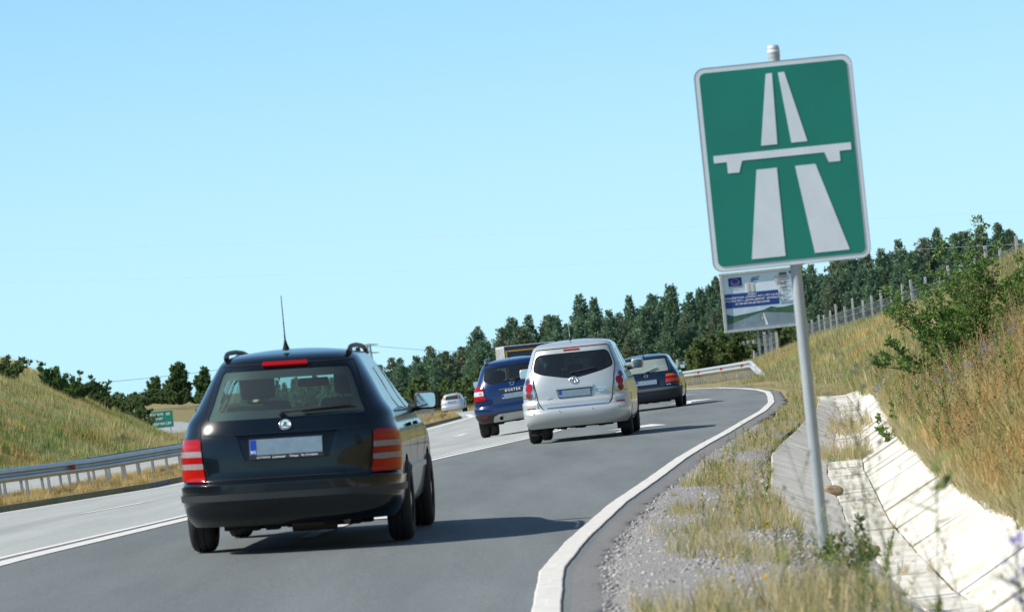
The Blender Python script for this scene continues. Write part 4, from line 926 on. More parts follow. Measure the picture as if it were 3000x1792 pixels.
# ------------------------------------------------------------------ drivers
def person_mesh():
    """seated driver in car coordinates, hip at the origin, facing +y"""
    J = {'pel': ((0, 0, .02), (.155, .12)), 'bel': ((0, -.03, .18), (.14, .11)), 'che': ((0, -.05, .36), (.165, .12)), 'upc': ((0, -.045, .47), (.15, .095)), 'nk': ((0, -.02, .56), (.058, .058)), 'nk2': ((0, .0, .61), (.056, .056)), 'jaw': ((0, .025, .655), (.066, .078)), 'hd': ((0, .01, .73), (.083, .098)), 'top': ((0, .0, .80), (.062, .075)),
         'nose': ((0, .118, .705), (.014, .014)), 'nose0': ((0, .085, .71), (.022, .02)), 'earL': ((-.088, .0, .71), (.012, .022)), 'earR': ((.088, .0, .71), (.012, .022)),
         'hl': ((-.10, .06, .02), (.10, .095)), 'kl': ((-.14, .44, .10), (.066, .068)), 'al': ((-.14, .72, -.20), (.042, .042)), 'fl': ((-.14, .90, -.22), (.03, .035)),
         'hr': ((.10, .06, .02), (.10, .095)), 'kr': ((.12, .45, .10), (.066, .068)), 'ar': ((.12, .76, -.19), (.042, .042)), 'fr': ((.12, .94, -.21), (.03, .035)),
         'sl': ((-.19, -.04, .46), (.062, .06)), 'el': ((-.31, .10, .27), (.042, .042)), 'wl': ((-.16, .33, .33), (.028, .028)), 'hdl': ((-.12, .40, .36), (.032, .024)),
         'sr': ((.19, -.04, .46), (.062, .06)), 'er': ((.27, .12, .25), (.042, .042)), 'wr': ((.13, .33, .33), (.028, .028)), 'hdr': ((.10, .40, .36), (.032, .024))}
    E = [('pel', 'bel'), ('bel', 'che'), ('che', 'upc'), ('upc', 'nk'), ('nk', 'nk2'), ('nk2', 'jaw'), ('jaw', 'hd'), ('hd', 'top'), ('hd', 'nose0'), ('nose0', 'nose'), ('hd', 'earL'), ('hd', 'earR'), ('pel', 'hl'), ('hl', 'kl'), ('kl', 'al'), ('al', 'fl'), ('pel', 'hr'), ('hr', 'kr'), ('kr', 'ar'), ('ar', 'fr'), ('upc', 'sl'), ('sl', 'el'), ('el', 'wl'), ('wl', 'hdl'), ('upc', 'sr'), ('sr', 'er'), ('er', 'wr'), ('wr', 'hdr')]
    for h, sg in (('hdl', -1), ('hdr', 1)):
        c = Vector(J[h][0])
        for k in range(4):
            J[h+'f%d' % k] = (tuple(c+Vector(((k-1.5)*.017*-sg*-1, .035, .012-.004*abs(k-1.5)))), (.010, .010)); J[h+'g%d' % k] = (tuple(c+Vector(((k-1.5)*.017, .055, -.012))), (.009, .009)); E += [(h, h+'f%d' % k), (h+'f%d' % k, h+'g%d' % k)]
        J[h+'t'] = (tuple(c+Vector((-sg*.035, .01, -.005))), (.011, .011)); E.append((h, h+'t'))
    ks = list(J); me = bpy.data.meshes.new('person'); me.from_pydata([J[k][0] for k in ks], [(ks.index(a), ks.index(b)) for a, b in E], [])
    o = bpy.data.objects.new('tmp', me); COL.objects.link(o); md = o.modifiers.new('s', 'SKIN'); s2 = o.modifiers.new('d', 'SUBSURF'); s2.levels = 1; s2.render_levels = 1
    for i, k in enumerate(ks): me.skin_vertices[0].data[i].radius = J[k][1]
    me.skin_vertices[0].data[0].use_root = True
    dg = bpy.context.evaluated_depsgraph_get(); out = bpy.data.meshes.new_from_object(o.evaluated_get(dg)); bpy.data.objects.remove(o); out.shade_smooth(); return out
PM = person_mesh(); M_skin = mat('skin', (.42, .24, .16), .5); M_hair = mat('dark_hair', (.02, .015, .012), .7); M_shirt = mat('dark_shirt', (.03, .035, .05), .9); M_shirt2 = mat('grey_shirt', (.16, .16, .17), .9)
PM.materials.clear(); PM.materials.append(M_skin); PM.materials.append(M_shirt)
for p in PM.polygons:
    c = p.center; p.material_index = 1 if (c.z < .52 and not (c.y > .02 and c.z > .17 and abs(c.x) > .06 and c.y < .6 and c.z < .42 and abs(c.x) > .0 and (abs(c.x) > .2 or c.y > .15))) else 0
def driver(root, loc, label, name='person'):
    bpy.context.view_layer.update(); M = root.matrix_world.copy(); o = obj(name, PM, None, label=label, cat='person'); o.matrix_world = M @ Matrix.Translation(loc)
    b = MB(); b.lathe([(.085, .0005), (.078, .045), (.055, .078), (.02, .096), (-.02, .098), (-.055, .088)], c=(0, -.012, .735), axis='Z', n=18); b.obj('hair', M_hair, o, smooth=True)
    return o
bpy.context.view_layer.update()
driver(car, (-.36, 1.93, .50), 'driver with short dark hair and bare forearms at the wheel of the black estate car')
# ------------------------------------------------------------------ silver family car
lv = [(.25, .80, .10, 4.2), (.32, .85, .03, 4.3), (.42, .872, 0, 4.34), (.485, .878, .0, 4.34), (.52, .88, .03, 4.33), (.55, .882, .05, 4.3), (.64, .884, .055, 4.22), (.67, .883, .075, 4.2), (.80, .873, .08, 3.95), (.90, .858, .095, 3.6), (1.0, .828, .12, 3.25), (1.1, .80, .155, 3.0), (1.2, .765, .195, 2.82), (1.3, .73, .235, 2.6), (1.4, .695, .285, 2.38), (1.48, .665, .34, 2.2), (1.535, .625, .43, 2.02), (1.56, .56, .56, 1.9)]
S = Skin(lv, .884, .40, .42, 3.5, .045, 4.34)
P_sil = mat('silver_car_paint', (.53, .55, .53), .34, metal=.42, coat=.7, noise=.06, nscale=2)
car2 = empty('family_car', label='silver compact family car in the middle, with round tail lights and both mirrors showing', cat='car')
rw = rounded(S.rear([(-.665, 1.18), (-.65, 1.125), (-.48, 1.068), (-.2, 1.012), (-.08, .992), (.08, .992), (.2, 1.012), (.48, 1.068), (.65, 1.125), (.665, 1.18), (.61, 1.355), (.55, 1.398), (-.55, 1.398), (-.61, 1.355)]), .04, 3)
ws = windscreen(S, .76, 1.07, .60, 1.45)
tg = rounded(S.rear([(-.56, .522), (-.625, .70), (-.665, .95), (-.655, 1.15), (-.54, 1.475), (.54, 1.475), (.655, 1.15), (.665, .95), (.625, .70), (.56, .522)][::-1]), .06, 4)[::-1]
tg = rounded(S.rear([(-.54, .522), (.54, .522), (.615, .64), (.635, .80), (.665, 1.0), (.70, 1.17), (.60, 1.475), (-.60, 1.475), (-.70, 1.17), (-.665, 1.0), (-.635, .80), (-.615, .64)]), .05, 4)
SWs = side_wins(S, [('quarter_window', [(.62, 1.13), (.98, 1.10), (.95, 1.42), (.72, 1.40)]), ('door_window', [(1.08, 1.08), (1.90, 1.06), (1.78, 1.45), (1.06, 1.44)]), ('door_window', [(1.99, 1.06), (2.80, 1.03), (2.45, 1.33), (2.2, 1.42), (1.88, 1.45)])])
cfg = dict(paint=P_sil, arches=[(.88, .36), (3.63, .36)], wr=.325, tw=.205, track=.765, windows=[(a, 'p', b) for a, b in [('rear_window', rw), ('windscreen', ws), ('windscreen', mir(ws))]+SWs], cuts=[tg], glass={'rear_window': G_dark, 'quarter_window': G_mid, 'door_window': G_mid}, frit={'rear_window': .035, 'windscreen': 0, 'quarter_window': .02, 'door_window': .02}, step=.07,
           cabin=dict(floor=.42, dash=2.9, hw=.72, seat1=2.0, seat2=1.15, rear_heads=(-1, 0, 1), mirror=(.03, 2.45, 1.34)))
build_car(car2, S, cfg)
obj('tailgate', panel(S, tg, [rw], 0, .05), P_sil, car2); seam(S, tg, car2, .016, closed=True)
xb = S.sy(.54, .3); bump = [(-xb, .251), (xb, .251), (xb, .36), (S.sy(.62, .56), .56), (S.sy(.40, .655), .655), (S.sx(.70, .65), .655), (S.sx(.64, .65), .655), (S.sx(.628, .58), .56), (S.sx(.56, .51), .515), (-S.sx(.56, .51), .515), (-S.sx(.628, .58), .56), (-S.sx(.64, .65), .655), (-S.sx(.70, .65), .655), (-S.sy(.40, .655), .655), (-S.sy(.62, .56), .56), (-xb, .36)]
obj('bumper', panel(S, bump, (), .020, .05, .035), P_sil, car2)
obj('chrome_strip', panel(S, rounded(S.rear([(-.49, .545), (.49, .545), (.50, .566), (-.50, .566)]), .006, 2), (), .016, .04, .016), M_chr, car2)
seam(S, S.rear([(-.615, .655), (-.3, .662), (0, .665), (.3, .662), (.615, .655)]), car2, .006, .001)  # fold across the tailgate, its crease shade painted as a dark line
TLp = [(S.sx(.645, .725), .725), (.985, .735), (.98, .90), (.93, 1.00), (S.sx(.735, 1.06), 1.068), (S.sx(.675, 1.0), 1.0)]
for Q, sg in ((rounded(TLp, .04, 4), 1), (mir(rounded(TLp, .04, 4)), -1)):
    L_ = obj('tail_light', panel(S, Q, (), .010, .03, .014), M_lsil, car2); seam(S, Q, car2, .008, .003, True)
    for (z_, xx, r_, m_) in ((.985, .765, .048, mat('dim_lens', (.09, .02, .03), .15, coat=1)), (.885, .745, .070, M_lred), (.785, .755, .055, mat('lower_dim_lens', (.16, .03, .03), .15, coat=1))):
        s0 = S.sx(xx, z_); kx = 1.0
        ring = [(sg*(s0+(r_+.010)*math.cos(t)*kx), z_+(r_+.010)*math.sin(t)) for t in np.linspace(0, 2*math.pi, 25)[:-1]]
        inn = [(sg*(s0+r_*math.cos(t)*kx), z_+r_*math.sin(t)) for t in np.linspace(0, 2*math.pi, 25)[:-1]]
        if sg < 0: ring = ring[::-1]; inn = inn[::-1]
        obj('lens_ring', panel(S, ring, [inn], .017, .03, .008), M_chr, L_); obj('lens', panel(S, inn, (), .019, .02, .004), m_, L_)
        if z_ == .885: obj('lens_spot', panel(S, [(sg*(s0+.030*math.cos(t)), z_-.045+.014*math.sin(t)) for t in np.linspace(0, 2*math.pi, 13)[:-1]][::sg], (), .021, .02, .001), M_lor, L_)  # small orange-red ellipse low on the large lens
for sx_ in (-1, 1):
    P = rounded(S.rear([(.66, .548), (.80, .548), (.80, .572), (.66, .572)]), .008, 2); P = P if sx_ > 0 else mir(P); obj('bumper_reflector', panel(S, P, (), .024, .03, .006), M_lred, car2)
    for xx in (.27, .70):
        c = S.P(sx_*S.sx(xx, .485), .485)+S.N(sx_*S.sx(xx, .485), .485)*.022; MB().lathe([(-.004, .0005), (-.004, .011), (.002, .013)], c=tuple(c), axis='Y', n=12).obj('parking_sensor', mat('sensor_grey', (.25, .25, .25), .5), car2)
    side_mirror(car2, .83, 2.78, 1.13, sx_, P_sil, .22, .17)
    x_ = sx_*.53; seam(S, [(sx_*S.sx(.50, 1.5), S.T0+0*1+1.50), (sx_*S.sx(.50, 1.55), 1.553), (sx_*.60, S.T+.15)], car2, .010, .002)
    for y_ in (2.38, 1.50):
        s_ = S.sy(y_, .92, 1); P = rounded([(s_-.09, .905), (s_+.09, .905), (s_+.09, .932), (s_-.09, .932)], .01, 2); P = P if sx_ > 0 else mir(P); obj('door_handle', panel(S, P, (), .03, .05, .03), P_sil, car2)
    for y0, y1 in ((1.3, 1.02), (1.98, 1.94), (3.15, 2.95)): seam(S, [(sx_*S.sy(y0, .45), .45), (sx_*S.sy(y1, 1.03), 1.03)], car2, .008)
obj('high_brake_light', panel(S, rounded(S.rear([(-.135, 1.428), (.135, 1.428), (.135, 1.450), (-.135, 1.450)]), .008, 2), (), .008, .03, .01), M_lred, car2)
obj('handle_bar', panel(S, rounded(S.rear([(-.315, .826), (.315, .826), (.315, .868), (-.315, .868)]), .014, 3), (), .030, .03, .03), P_sil, car2)
obj('plate_recess', panel(S, rounded(S.rear([(-.275, .69), (.275, .69), (.31, .826), (-.31, .826)]), .02, 3), (), .0015, .05), mat('recess_shade_silver', (.28, .28, .27), .4, metal=.5), car2)  # darker copy of the silver: recess shade painted on a flat patch
number_plate(car2, S, .756, lift=.014)
EM = emblem_frame(S, .955, .012); b = MB(); oval_tube(b, (0, 0), .068, .045, .0058, 0); oval_tube(b, (0, .0), .024, .042, .0048, 0); oval_tube(b, (0, .018), .046, .020, .0048, 0); b.V = [EM @ Vector(v) for v in b.V]; b.obj('emblem', M_chr, car2, smooth=True)
me = MB().lathe([(.008, .0005), (.008, .075), (.014, .085)], axis='Y', n=30).mesh('emblem_seat'); me.transform(Matrix.Diagonal((1, 1, .72, 1))); me.transform(EM); obj('emblem_seat', me, P_sil, car2)
place_text('lettering', 'COROLLA', .042, emblem_frame(S, .80, .005) @ Matrix.Translation((.435, 0, 0)) @ FACE, M_chr, car2, .002, bold=.0015); place_text('lettering', 'VERSO', .036, emblem_frame(S, .757, .005) @ Matrix.Translation((.435, 0, 0)) @ FACE, M_chr, car2, .002, bold=.001)
place_text('lettering', 'VVT-i', .040, emblem_frame(S, .715, .005) @ Matrix.Translation((-.44, 0, 0)) @ FACE, M_chr, car2, .002, bold=.001)
wiper(car2, S, (S.sx(-.03, 1.07), 1.07), (S.sx(.36, 1.10), 1.115), .026)
ab = Vector((-.03, .78, 1.60)); MB().tube([ab, ab+Vector((0, -.012, .03)), ab+Vector((0, -.02, .05))], [.028, .014, .006], 8).obj('aerial_foot', M_blk, car2, smooth=True); MB().tube([ab+Vector((0, -.02, .045)), ab+Vector((0, -.06, .16)), ab+Vector((0, -.10, .28))], [.004, .0035, .003], 6).obj('aerial', M_chr, car2)
MB().lathe([(0, .018), (.02, .010), (.03, .0005)], c=(.18, .42, 1.475), axis='Z', n=10).obj('washer_jet', M_blk, car2)
for sx_ in (-1, 1): MB().box((sx_*.72, .60, .22), (.20, .012, .20), bev=.004).obj('mud_flap', M_rub, car2)
ptsW = [(.765, .88), (-.765, .88), (.765, 3.63), (-.765, 3.63)]
place_car(car2, .83, 62.0, R(4.0), ptsW); car2.scale = (.945, .98, .985)
# ------------------------------------------------------------------ blue off-roader
lv = [(.32, .80, .12, 4.15), (.40, .86, .04, 4.25), (.50, .90, 0, 4.30), (.60, .91, .0, 4.30), (.64, .91, .02, 4.28), (.68, .905, .05, 4.25), (.80, .90, .05, 4.2), (.95, .882, .06, 4.0), (1.05, .855, .08, 3.4), (1.15, .805, .12, 3.1), (1.25, .76, .17, 2.9), (1.4, .70, .25, 2.6), (1.5, .655, .31, 2.4), (1.57, .61, .38, 2.2), (1.61, .55, .5, 2.05), (1.625, .5, .6, 1.95)]
S = Skin(lv, .91, .42, .45, 3.4, .045, 4.30)
P_blu = mat('bright_blue_car_paint', (.002, .020, .092), .25, metal=.25, coat=.8)
car3 = empty('off_roader', label='bright blue off-roader behind the left side of the silver car', cat='car')
rw = rounded(S.rear([(-.62, 1.235), (-.59, 1.20), (-.45, 1.135), (.45, 1.135), (.59, 1.20), (.62, 1.235), (.555, 1.50), (-.555, 1.50)]), .03, 3)
ws = windscreen(S, .76, 1.16, .62, 1.53)
tg = rounded(S.rear([(-.54, .665), (.54, .665), (.585, .72), (.60, .9), (.635, 1.23), (.56, 1.555), (-.56, 1.555), (-.635, 1.23), (-.60, .9), (-.585, .72)]), .05, 3)
SWs = side_wins(S, [('quarter_window', [(.70, 1.22), (1.02, 1.19), (.98, 1.50), (.80, 1.49)]), ('door_window', [(1.10, 1.17), (1.88, 1.15), (1.78, 1.53), (1.06, 1.52)]), ('door_window', [(1.97, 1.15), (2.75, 1.13), (2.45, 1.40), (1.88, 1.53)])])
cfg = dict(paint=P_blu, arches=[(.83, .39), (3.50, .39)], wr=.345, tw=.225, track=.78, windows=[(a, 'p', b) for a, b in [('rear_window', rw), ('windscreen', ws), ('windscreen', mir(ws))]+SWs], cuts=[tg], glass={'rear_window': G_dark, 'quarter_window': G_mid}, frit={'rear_window': .05, 'windscreen': 0, 'quarter_window': .02, 'door_window': .02}, step=.07, spokes=5,
           cabin=dict(floor=.48, dash=2.9, hw=.72, seat1=2.0, seat2=1.2, rear_heads=(-1, 1), mirror=(.03, 2.45, 1.42)))
build_car(car3, S, cfg); obj('tailgate', panel(S, tg, [rw], 0, .05), P_blu, car3); seam(S, tg, car3, .011, closed=True)
xb = S.sy(.44, .4); bump = [(-xb, .322), (xb, .322), (xb, .40), (S.sy(.50, .64), .64), (-S.sy(.50, .64), .64), (-xb, .40)]
obj('bumper', panel(S, bump, (), .020, .05, .035), P_blu, car3)
low = [(-xb, .324), (xb, .324), (xb, .40), (S.sy(.46, .50), .50), (-S.sy(.46, .50), .50), (-xb, .40)]; obj('lower_bumper', panel(S, low, (), .027, .05, .01), M_blk, car3)
obj('skid_plate', panel(S, rounded(S.rear([(-.52, .33), (.52, .33), (.48, .44), (.38, .475), (-.38, .475), (-.48, .44)]), .02, 3), (), .036, .04, .012), mat('satin_silver', (.42, .44, .45), .4, metal=.7), car3)
MB().tube([(-.33, -.055, .375), (-.33, .25, .39)], .042, 18, cap=False).tube([(-.33, -.055, .375), (-.33, .2, .385)], .034, 18, cap=False).obj('exhaust', M_chr, car3, smooth=True); MB().lathe([(-.03, .0005), (-.03, .034)], c=(-.33, 0, .377), axis='Y', n=16).obj('exhaust_bore', M_seam, car3)
TLp = rounded([(S.sx(.615, .80), .80), (.955, .815), (.99, .90), (.985, 1.05), (.93, 1.13), (S.sx(.635, 1.13), 1.13)], .03, 3)
for Q, sg in ((TLp, 1), (mir(TLp), -1)):
    L_ = obj('tail_light', panel(S, Q, (), .012, .03, .016), M_lred, car3); seam(S, Q, car3, .008, .003, True)
    P = rounded([(S.sx(.635, .92)+.01, .915), (.975, .915), (.975, 1.01), (S.sx(.64, 1.01)+.01, 1.01)], .03, 3); P = P if sg > 0 else mir(P); obj('clear_lens', panel(S, P, (), .016, .03, .003), mat('bright_clear', (.75, .76, .78), .15, metal=.5, coat=1), L_)
    c_ = S.sx(.72, .96); P = [(sg*(c_+.035*math.cos(t)), .963+.03*math.sin(t)) for t in np.linspace(0, 2*math.pi, 17)[:-1]][::sg]; obj('indicator', panel(S, P, (), .018, .02, .002), mat('pale_amber', (.5, .22, .12), .2, coat=1), L_)
    P = rounded(S.rear([(.62, .435), (.76, .435), (.76, .465), (.62, .465)]), .008, 2); P = P if sg > 0 else mir(P); obj('bumper_reflector', panel(S, P, (), .032, .03, .006), M_lred, car3)
    side_mirror(car3, .83, 2.75, 1.20, sg, M_blk, .20, .18)
    MB().box((sg*.95, 2.70, 1.135), (.13, .10, .05), bev=.02).obj('mirror_base', M_chr, car3, smooth=True)
    rl = MB(); x_ = sg*.535; rl.tube([(x_, .52, 1.58), (x_, .60, 1.66), (x_, .72, 1.695), (x_, .85, 1.70), (x_, 1.9, 1.71), (x_, 2.1, 1.62)], [.035, .032, .026, .022, .022, .03], 8); rl.box((x_, .72, 1.63), (.045, .22, .10), bev=.015); rl.obj('roof_rail', mat('grey_rail', (.12, .13, .14), .4, metal=.4), car3, smooth=True)
    c0 = S.sx(.56, .78); P = [(sg*S.sx(.50, .76), .76), (sg*S.sx(.53, .84), .84), (sg*S.sx(.52, 1.02), 1.02), (sg*S.sx(.46, 1.07), 1.07)]; seam(S, P, car3, .02, .002, m=mat('deep_blue_paint', (.003, .02, .10), .3, metal=.4, coat=1), name='tailgate_crease')
obj('name_plank', panel(S, rounded(S.rear([(-.30, .915), (.30, .915), (.30, .995), (-.30, .995)]), .012, 3), (), .028, .03, .028), M_blk, car3)
obj('plank_edge', panel(S, rounded(S.rear([(-.30, .988), (.30, .988), (.30, .998), (-.30, .998)]), .004, 2), (), .032, .03, .01), M_chr, car3)
place_text('lettering', 'D U S T E R', .068, emblem_frame(S, .952, .031) @ FACE, M_wht, car3, .002, bold=.002)
number_plate(car3, S, .835, lift=.014)
EM = emblem_frame(S, 1.085, .006); b = MB().prism([(-.066, .045), (-.066, .030), (-.052, .030), (-.034, -.042), (.034, -.042), (.052, .030), (.066, .030), (.066, .045), (.030, .045), (.030, .012), (.022, -.018), (-.022, -.018), (-.030, .012), (-.030, .045)], -.008, 0, EM); b.prism([(-.028, .045), (.028, .045), (.028, .034), (-.028, .034)], -.008, 0, EM); b.obj('emblem', M_chr, car3)
wiper(car3, S, (S.sx(.0, 1.165), 1.165), (S.sx(.36, 1.20), 1.235), .035); MB().box(tuple(S.P(.03, 1.175)+Vector((0, -.03, 0))), (.12, .05, .06), bev=.015).obj('wiper_motor', M_blk, car3, smooth=True)
ab = Vector((-.02, .74, 1.655)); MB().tube([ab, ab+Vector((0, -.16, .62))], [.006, .003], 5).obj('aerial', M_blk, car3)
place_text('lettering', 'BG', .06, Matrix.Translation(S.P(S.sx(-.42, 1.2), 1.2)+Vector((0, .03, 0))) @ FACE, mat('pale_green_print', (.25, .6, .4), .6), car3, .001, bold=.002)
ptsW = [(.78, .83), (-.78, .83), (.78, 3.5), (-.78, 3.5)]
place_car(car3, -.12, 87.0, R(3.5), ptsW)
# ------------------------------------------------------------------ small dark blue hatchback
lv = [(.22, .77, .10, 3.9), (.28, .815, .02, 3.98), (.40, .838, 0, 4.01), (.50, .842, .0, 4.01), (.53, .842, .02, 4.0), (.56, .838, .06, 3.98), (.70, .835, .07, 3.9), (.80, .82, .09, 3.6), (.88, .795, .12, 3.2), (.95, .757, .17, 2.9), (1.05, .70, .26, 2.7), (1.15, .65, .34, 2.5), (1.25, .605, .42, 2.3), (1.31, .575, .48, 2.15), (1.345, .54, .56, 2.05), (1.365, .485, .70, 1.9)]
S = Skin(lv, .842, .40, .40, 3.3, .04, 4.01)
P_nav = mat('navy_car_paint', (.0022, .009, .024), .25, metal=.15, coat=.7)
car4 = empty('hatchback', label='small dark blue hatchback right of the silver car', cat='car')
rw = rounded(S.rear([(-.575, .95), (.575, .95), (.51, 1.268), (-.51, 1.268)]), .04, 4); ws = windscreen(S, .70, .98, .54, 1.30)
tg = rounded(S.rear([(-.44, .565), (.44, .565), (.445, .88), (.62, .93), (.535, 1.305), (-.535, 1.305), (-.62, .93), (-.445, .88)]), .02, 3)
SWs = side_wins(S, [('quarter_window', [(.98, .97), (1.55, .96), (1.50, 1.27), (1.08, 1.25)]), ('door_window', [(1.63, .96), (2.66, .95), (2.36, 1.17), (2.1, 1.265), (1.58, 1.275)])])
cfg = dict(paint=P_nav, arches=[(.80, .34), (3.27, .34)], wr=.30, tw=.185, track=.725, windows=[(a, 'p', b) for a, b in [('rear_window', rw), ('windscreen', ws), ('windscreen', mir(ws))]+SWs], cuts=[tg], glass={'rear_window': glass('hazy_glass', (.66, .80, .76), dust_haze=.38)}, frit={'rear_window': .025, 'windscreen': 0, 'quarter_window': .02, 'door_window': .02}, step=.07,
           cabin=dict(floor=.34, dash=2.62, hw=.68, seat1=1.85, seat2=1.1, rear_heads=(), mirror=(.0, 2.25, 1.19)))
build_car(car4, S, cfg); obj('tailgate', panel(S, tg, [rw], 0, .05), P_nav, car4); seam(S, tg, car4, .011, closed=True)
xb = S.sy(.47, .3); bump = [(-xb, .222), (xb, .222), (S.sy(.47, .50), .525), (-S.sy(.47, .50), .525)]; obj('bumper', panel(S, bump, (), .030, .05, .04), mat('navy_bumper', (.003, .008, .017), .45, coat=.1), car4)
obj('bumper_strip', panel(S, [(-xb, .47), (xb, .47), (xb, .515), (-xb, .515)], (), .038, .05, .01), mat('faded_trim', (.06, .065, .07), .6), car4)
TLp = rounded([(S.sx(.455, .65), .645), (.90, .65), (.895, .74), (S.sx(.69, .86), .868), (S.sx(.50, .86), .868)], .025, 3)
for Q, sg in ((TLp, 1), (mir(TLp), -1)):
    L_ = obj('tail_light', panel(S, Q, (), .008, .03, .012), M_lred, car4); seam(S, Q, car4, .008, .003, True)
    P = rounded([(S.sx(.485, .81), .808), (.84, .808), (S.sx(.675, .855), .858), (S.sx(.51, .855), .858)], .012, 2); P = P if sg > 0 else mir(P); obj('amber_lens', panel(S, P, (), .011, .03, .003), M_lamb, L_)
    P = rounded([(S.sx(.47, .66), .655), (.885, .66), (.87, .735), (S.sx(.48, .735), .735)], .012, 2); P = P if sg > 0 else mir(P); obj('brake_lens', panel(S, P, (), .011, .03, .003), mat('bright_red_lens', (.62, .01, .01), .15, coat=1), L_)
    side_mirror(car4, .745, 2.55, 1.0, sg, M_blk, .17, .13)
    seam(S, [(sg*S.sy(1.58, .40), .40), (sg*S.sy(1.60, .93), .93)], car4, .008)
    seam(S, [(sg*S.sx(.56, 1.26), 1.255), (sg*S.sx(.615, .96), .965)], car4, .016, .004, m=M_chr, name='weather_strip')
number_plate(car4, S, .695, lift=.014); obj('plate_recess', panel(S, rounded(S.rear([(-.33, .61), (.33, .61), (.33, .775), (-.33, .775)]), .02, 3), (), .0015, .05), mat('navy_recess', (.004, .008, .02), .5), car4)
EM = emblem_frame(S, .862, .004); b = MB(); oval_tube(b, (0, 0), .046, .046, .005, 0); b.tube([(-.030, 0, .030), (-.012, 0, -.004), (0, 0, .018), (.012, 0, -.004), (.030, 0, .030)], .004, 5); b.tube([(-.040, 0, .012), (-.020, 0, -.036), (0, 0, -.006), (.020, 0, -.036), (.040, 0, .012)], .004, 5); b.V = [EM @ Vector(v) for v in b.V]; b.obj('emblem', M_chr, car4)
place_text('lettering', 'Golf CL', .042, emblem_frame(S, .60, .006) @ Matrix.Translation((.53, .03, 0)) @ FACE, M_chr, car4, .002, bold=.001, shear=.2)
wiper(car4, S, (S.sx(-.12, .90), .90), (S.sx(.30, 1.0), 1.015), .032)
ab = Vector((-.04, .86, 1.395)); MB().tube([ab, ab+Vector((0, -.02, .05))], [.022, .010], 8).tube([ab+Vector((0, -.02, .04)), ab+Vector((0, -.16, .42))], [.004, .0025], 5).obj('aerial', M_blk, car4, smooth=True)
ptsW = [(.725, .80), (-.725, .80), (.725, 3.27), (-.725, 3.27)]
place_car(car4, 3.12, 98.2, R(4.6), ptsW); car4.scale = (.98,)*3
# ------------------------------------------------------------------ far silver hatchback
lv = [(.25, .78, .08, 3.95), (.35, .83, .0, 4.05), (.52, .845, 0, 4.08), (.56, .845, .04, 4.06), (.72, .845, .06, 4.0), (.85, .83, .08, 3.5), (.95, .80, .12, 3.0), (1.1, .72, .22, 2.7), (1.25, .655, .32, 2.4), (1.36, .60, .40, 2.2), (1.41, .54, .52, 2.0), (1.43, .48, .65, 1.9)]
S = Skin(lv, .845, .42, .42, 3.0, .04, 4.08)
P_fs = mat('far_silver_paint', (.50, .51, .52), .4, metal=.5, coat=.5)
car5 = empty('far_hatchback', label='small far silver hatchback beyond the guardrail, seen left of the blue car', cat='car')
rw = rounded(S.rear([(-.50, 1.0), (.50, 1.0), (.47, 1.30), (-.47, 1.30)]), .04, 3); ws = windscreen(S, .70, 1.0, .54, 1.34)
SWs = side_wins(S, [('door_window', [(1.0, 1.0), (1.80, .99), (1.72, 1.33), (1.1, 1.31)]), ('door_window', [(1.9, .99), (2.62, .98), (2.35, 1.2), (1.82, 1.33)])])
cfg = dict(paint=P_fs, arches=[(.85, .35), (3.3, .35)], wr=.31, tw=.2, track=.74, windows=[(a, 'p', b) for a, b in [('rear_window', rw), ('windscreen', ws), ('windscreen', mir(ws))]+SWs], cuts=[], glass={'rear_window': G_rear}, frit={'windscreen': 0}, step=.09, cabin=dict(floor=.38, dash=2.65, hw=.68, seat1=1.9, seat2=1.1, mirror=(0, 2.3, 1.22)))
build_car(car5, S, cfg)
for sg in (1, -1):
    P = S.rear([(.53, 1.0), (.62, 1.0), (.57, 1.30), (.50, 1.30)]); P = P if sg > 0 else mir(P); L_ = obj('tail_light', panel(S, P, (), .01, .04, .012), M_lred, car5)
    P = S.rear([(.525, 1.17), (.60, 1.17), (.575, 1.29), (.51, 1.29)]); P = P if sg > 0 else mir(P); obj('indicator', panel(S, P, (), .014, .04, .003), mat('bright_amber', (.75, .22, .03), .2, coat=1), L_); side_mirror(car5, .78, 2.6, 1.03, sg, P_fs, .18, .14)
xb = S.sy(.5, .3); obj('bumper', panel(S, [(-xb, .252), (xb, .252), (xb, .52), (-xb, .52)], (), .03, .06, .04), P_fs, car5); number_plate(car5, S, .82, lift=.014)
place_car(car5, -5.15, 296., R(3.5), [(.74, .85), (-.74, .85), (.74, 3.3), (-.74, 3.3)])
# ------------------------------------------------------------------ box truck beyond the blue car
tx, ty = .55, 168.; th_ = R(-4.5)
TR = empty('box_truck', (tx, ty, rd(tx, ty)), (0, 0, -th_), 'box truck with white side and navy rear seen over the blue off-roader', 'truck')
Hh = CAMZ+.78-rd(tx, ty); Wd = 2.2; Ln = 4.6; M_tw = mat('truck_white', (.55, .55, .53), .5, noise=.3, nscale=4); M_tn = mat('truck_navy', (.012, .018, .05), .45); M_ty = mat('truck_yellow', (.55, .30, .02), .5)
MB().box((0, Ln/2, (Hh+.95)/2), (Wd, Ln, Hh-.95), bev=.03).obj('cargo_box', M_tw, TR)
for k in range(9):
    MB().box((-Wd/2-.012, .3+k*.5, (Hh+.95)/2), (.024, .06, Hh-1.15)).obj('side_rib', M_tw, TR)
MB().box((0, -.012, (Hh+.95)/2), (Wd-.06, .03, Hh-1.0)).obj('rear_doors', M_tn, TR)
for c, d in (((0, -.034, Hh-.22), (Wd-.2, .012, .06)), ((-Wd/2+.10, -.034, (Hh+.9)/2), (.06, .012, Hh-1.3)), ((Wd/2-.10, -.034, (Hh+.9)/2), (.06, .012, Hh-1.3))): MB().box(c, d).obj('yellow_stripe', M_ty, TR)
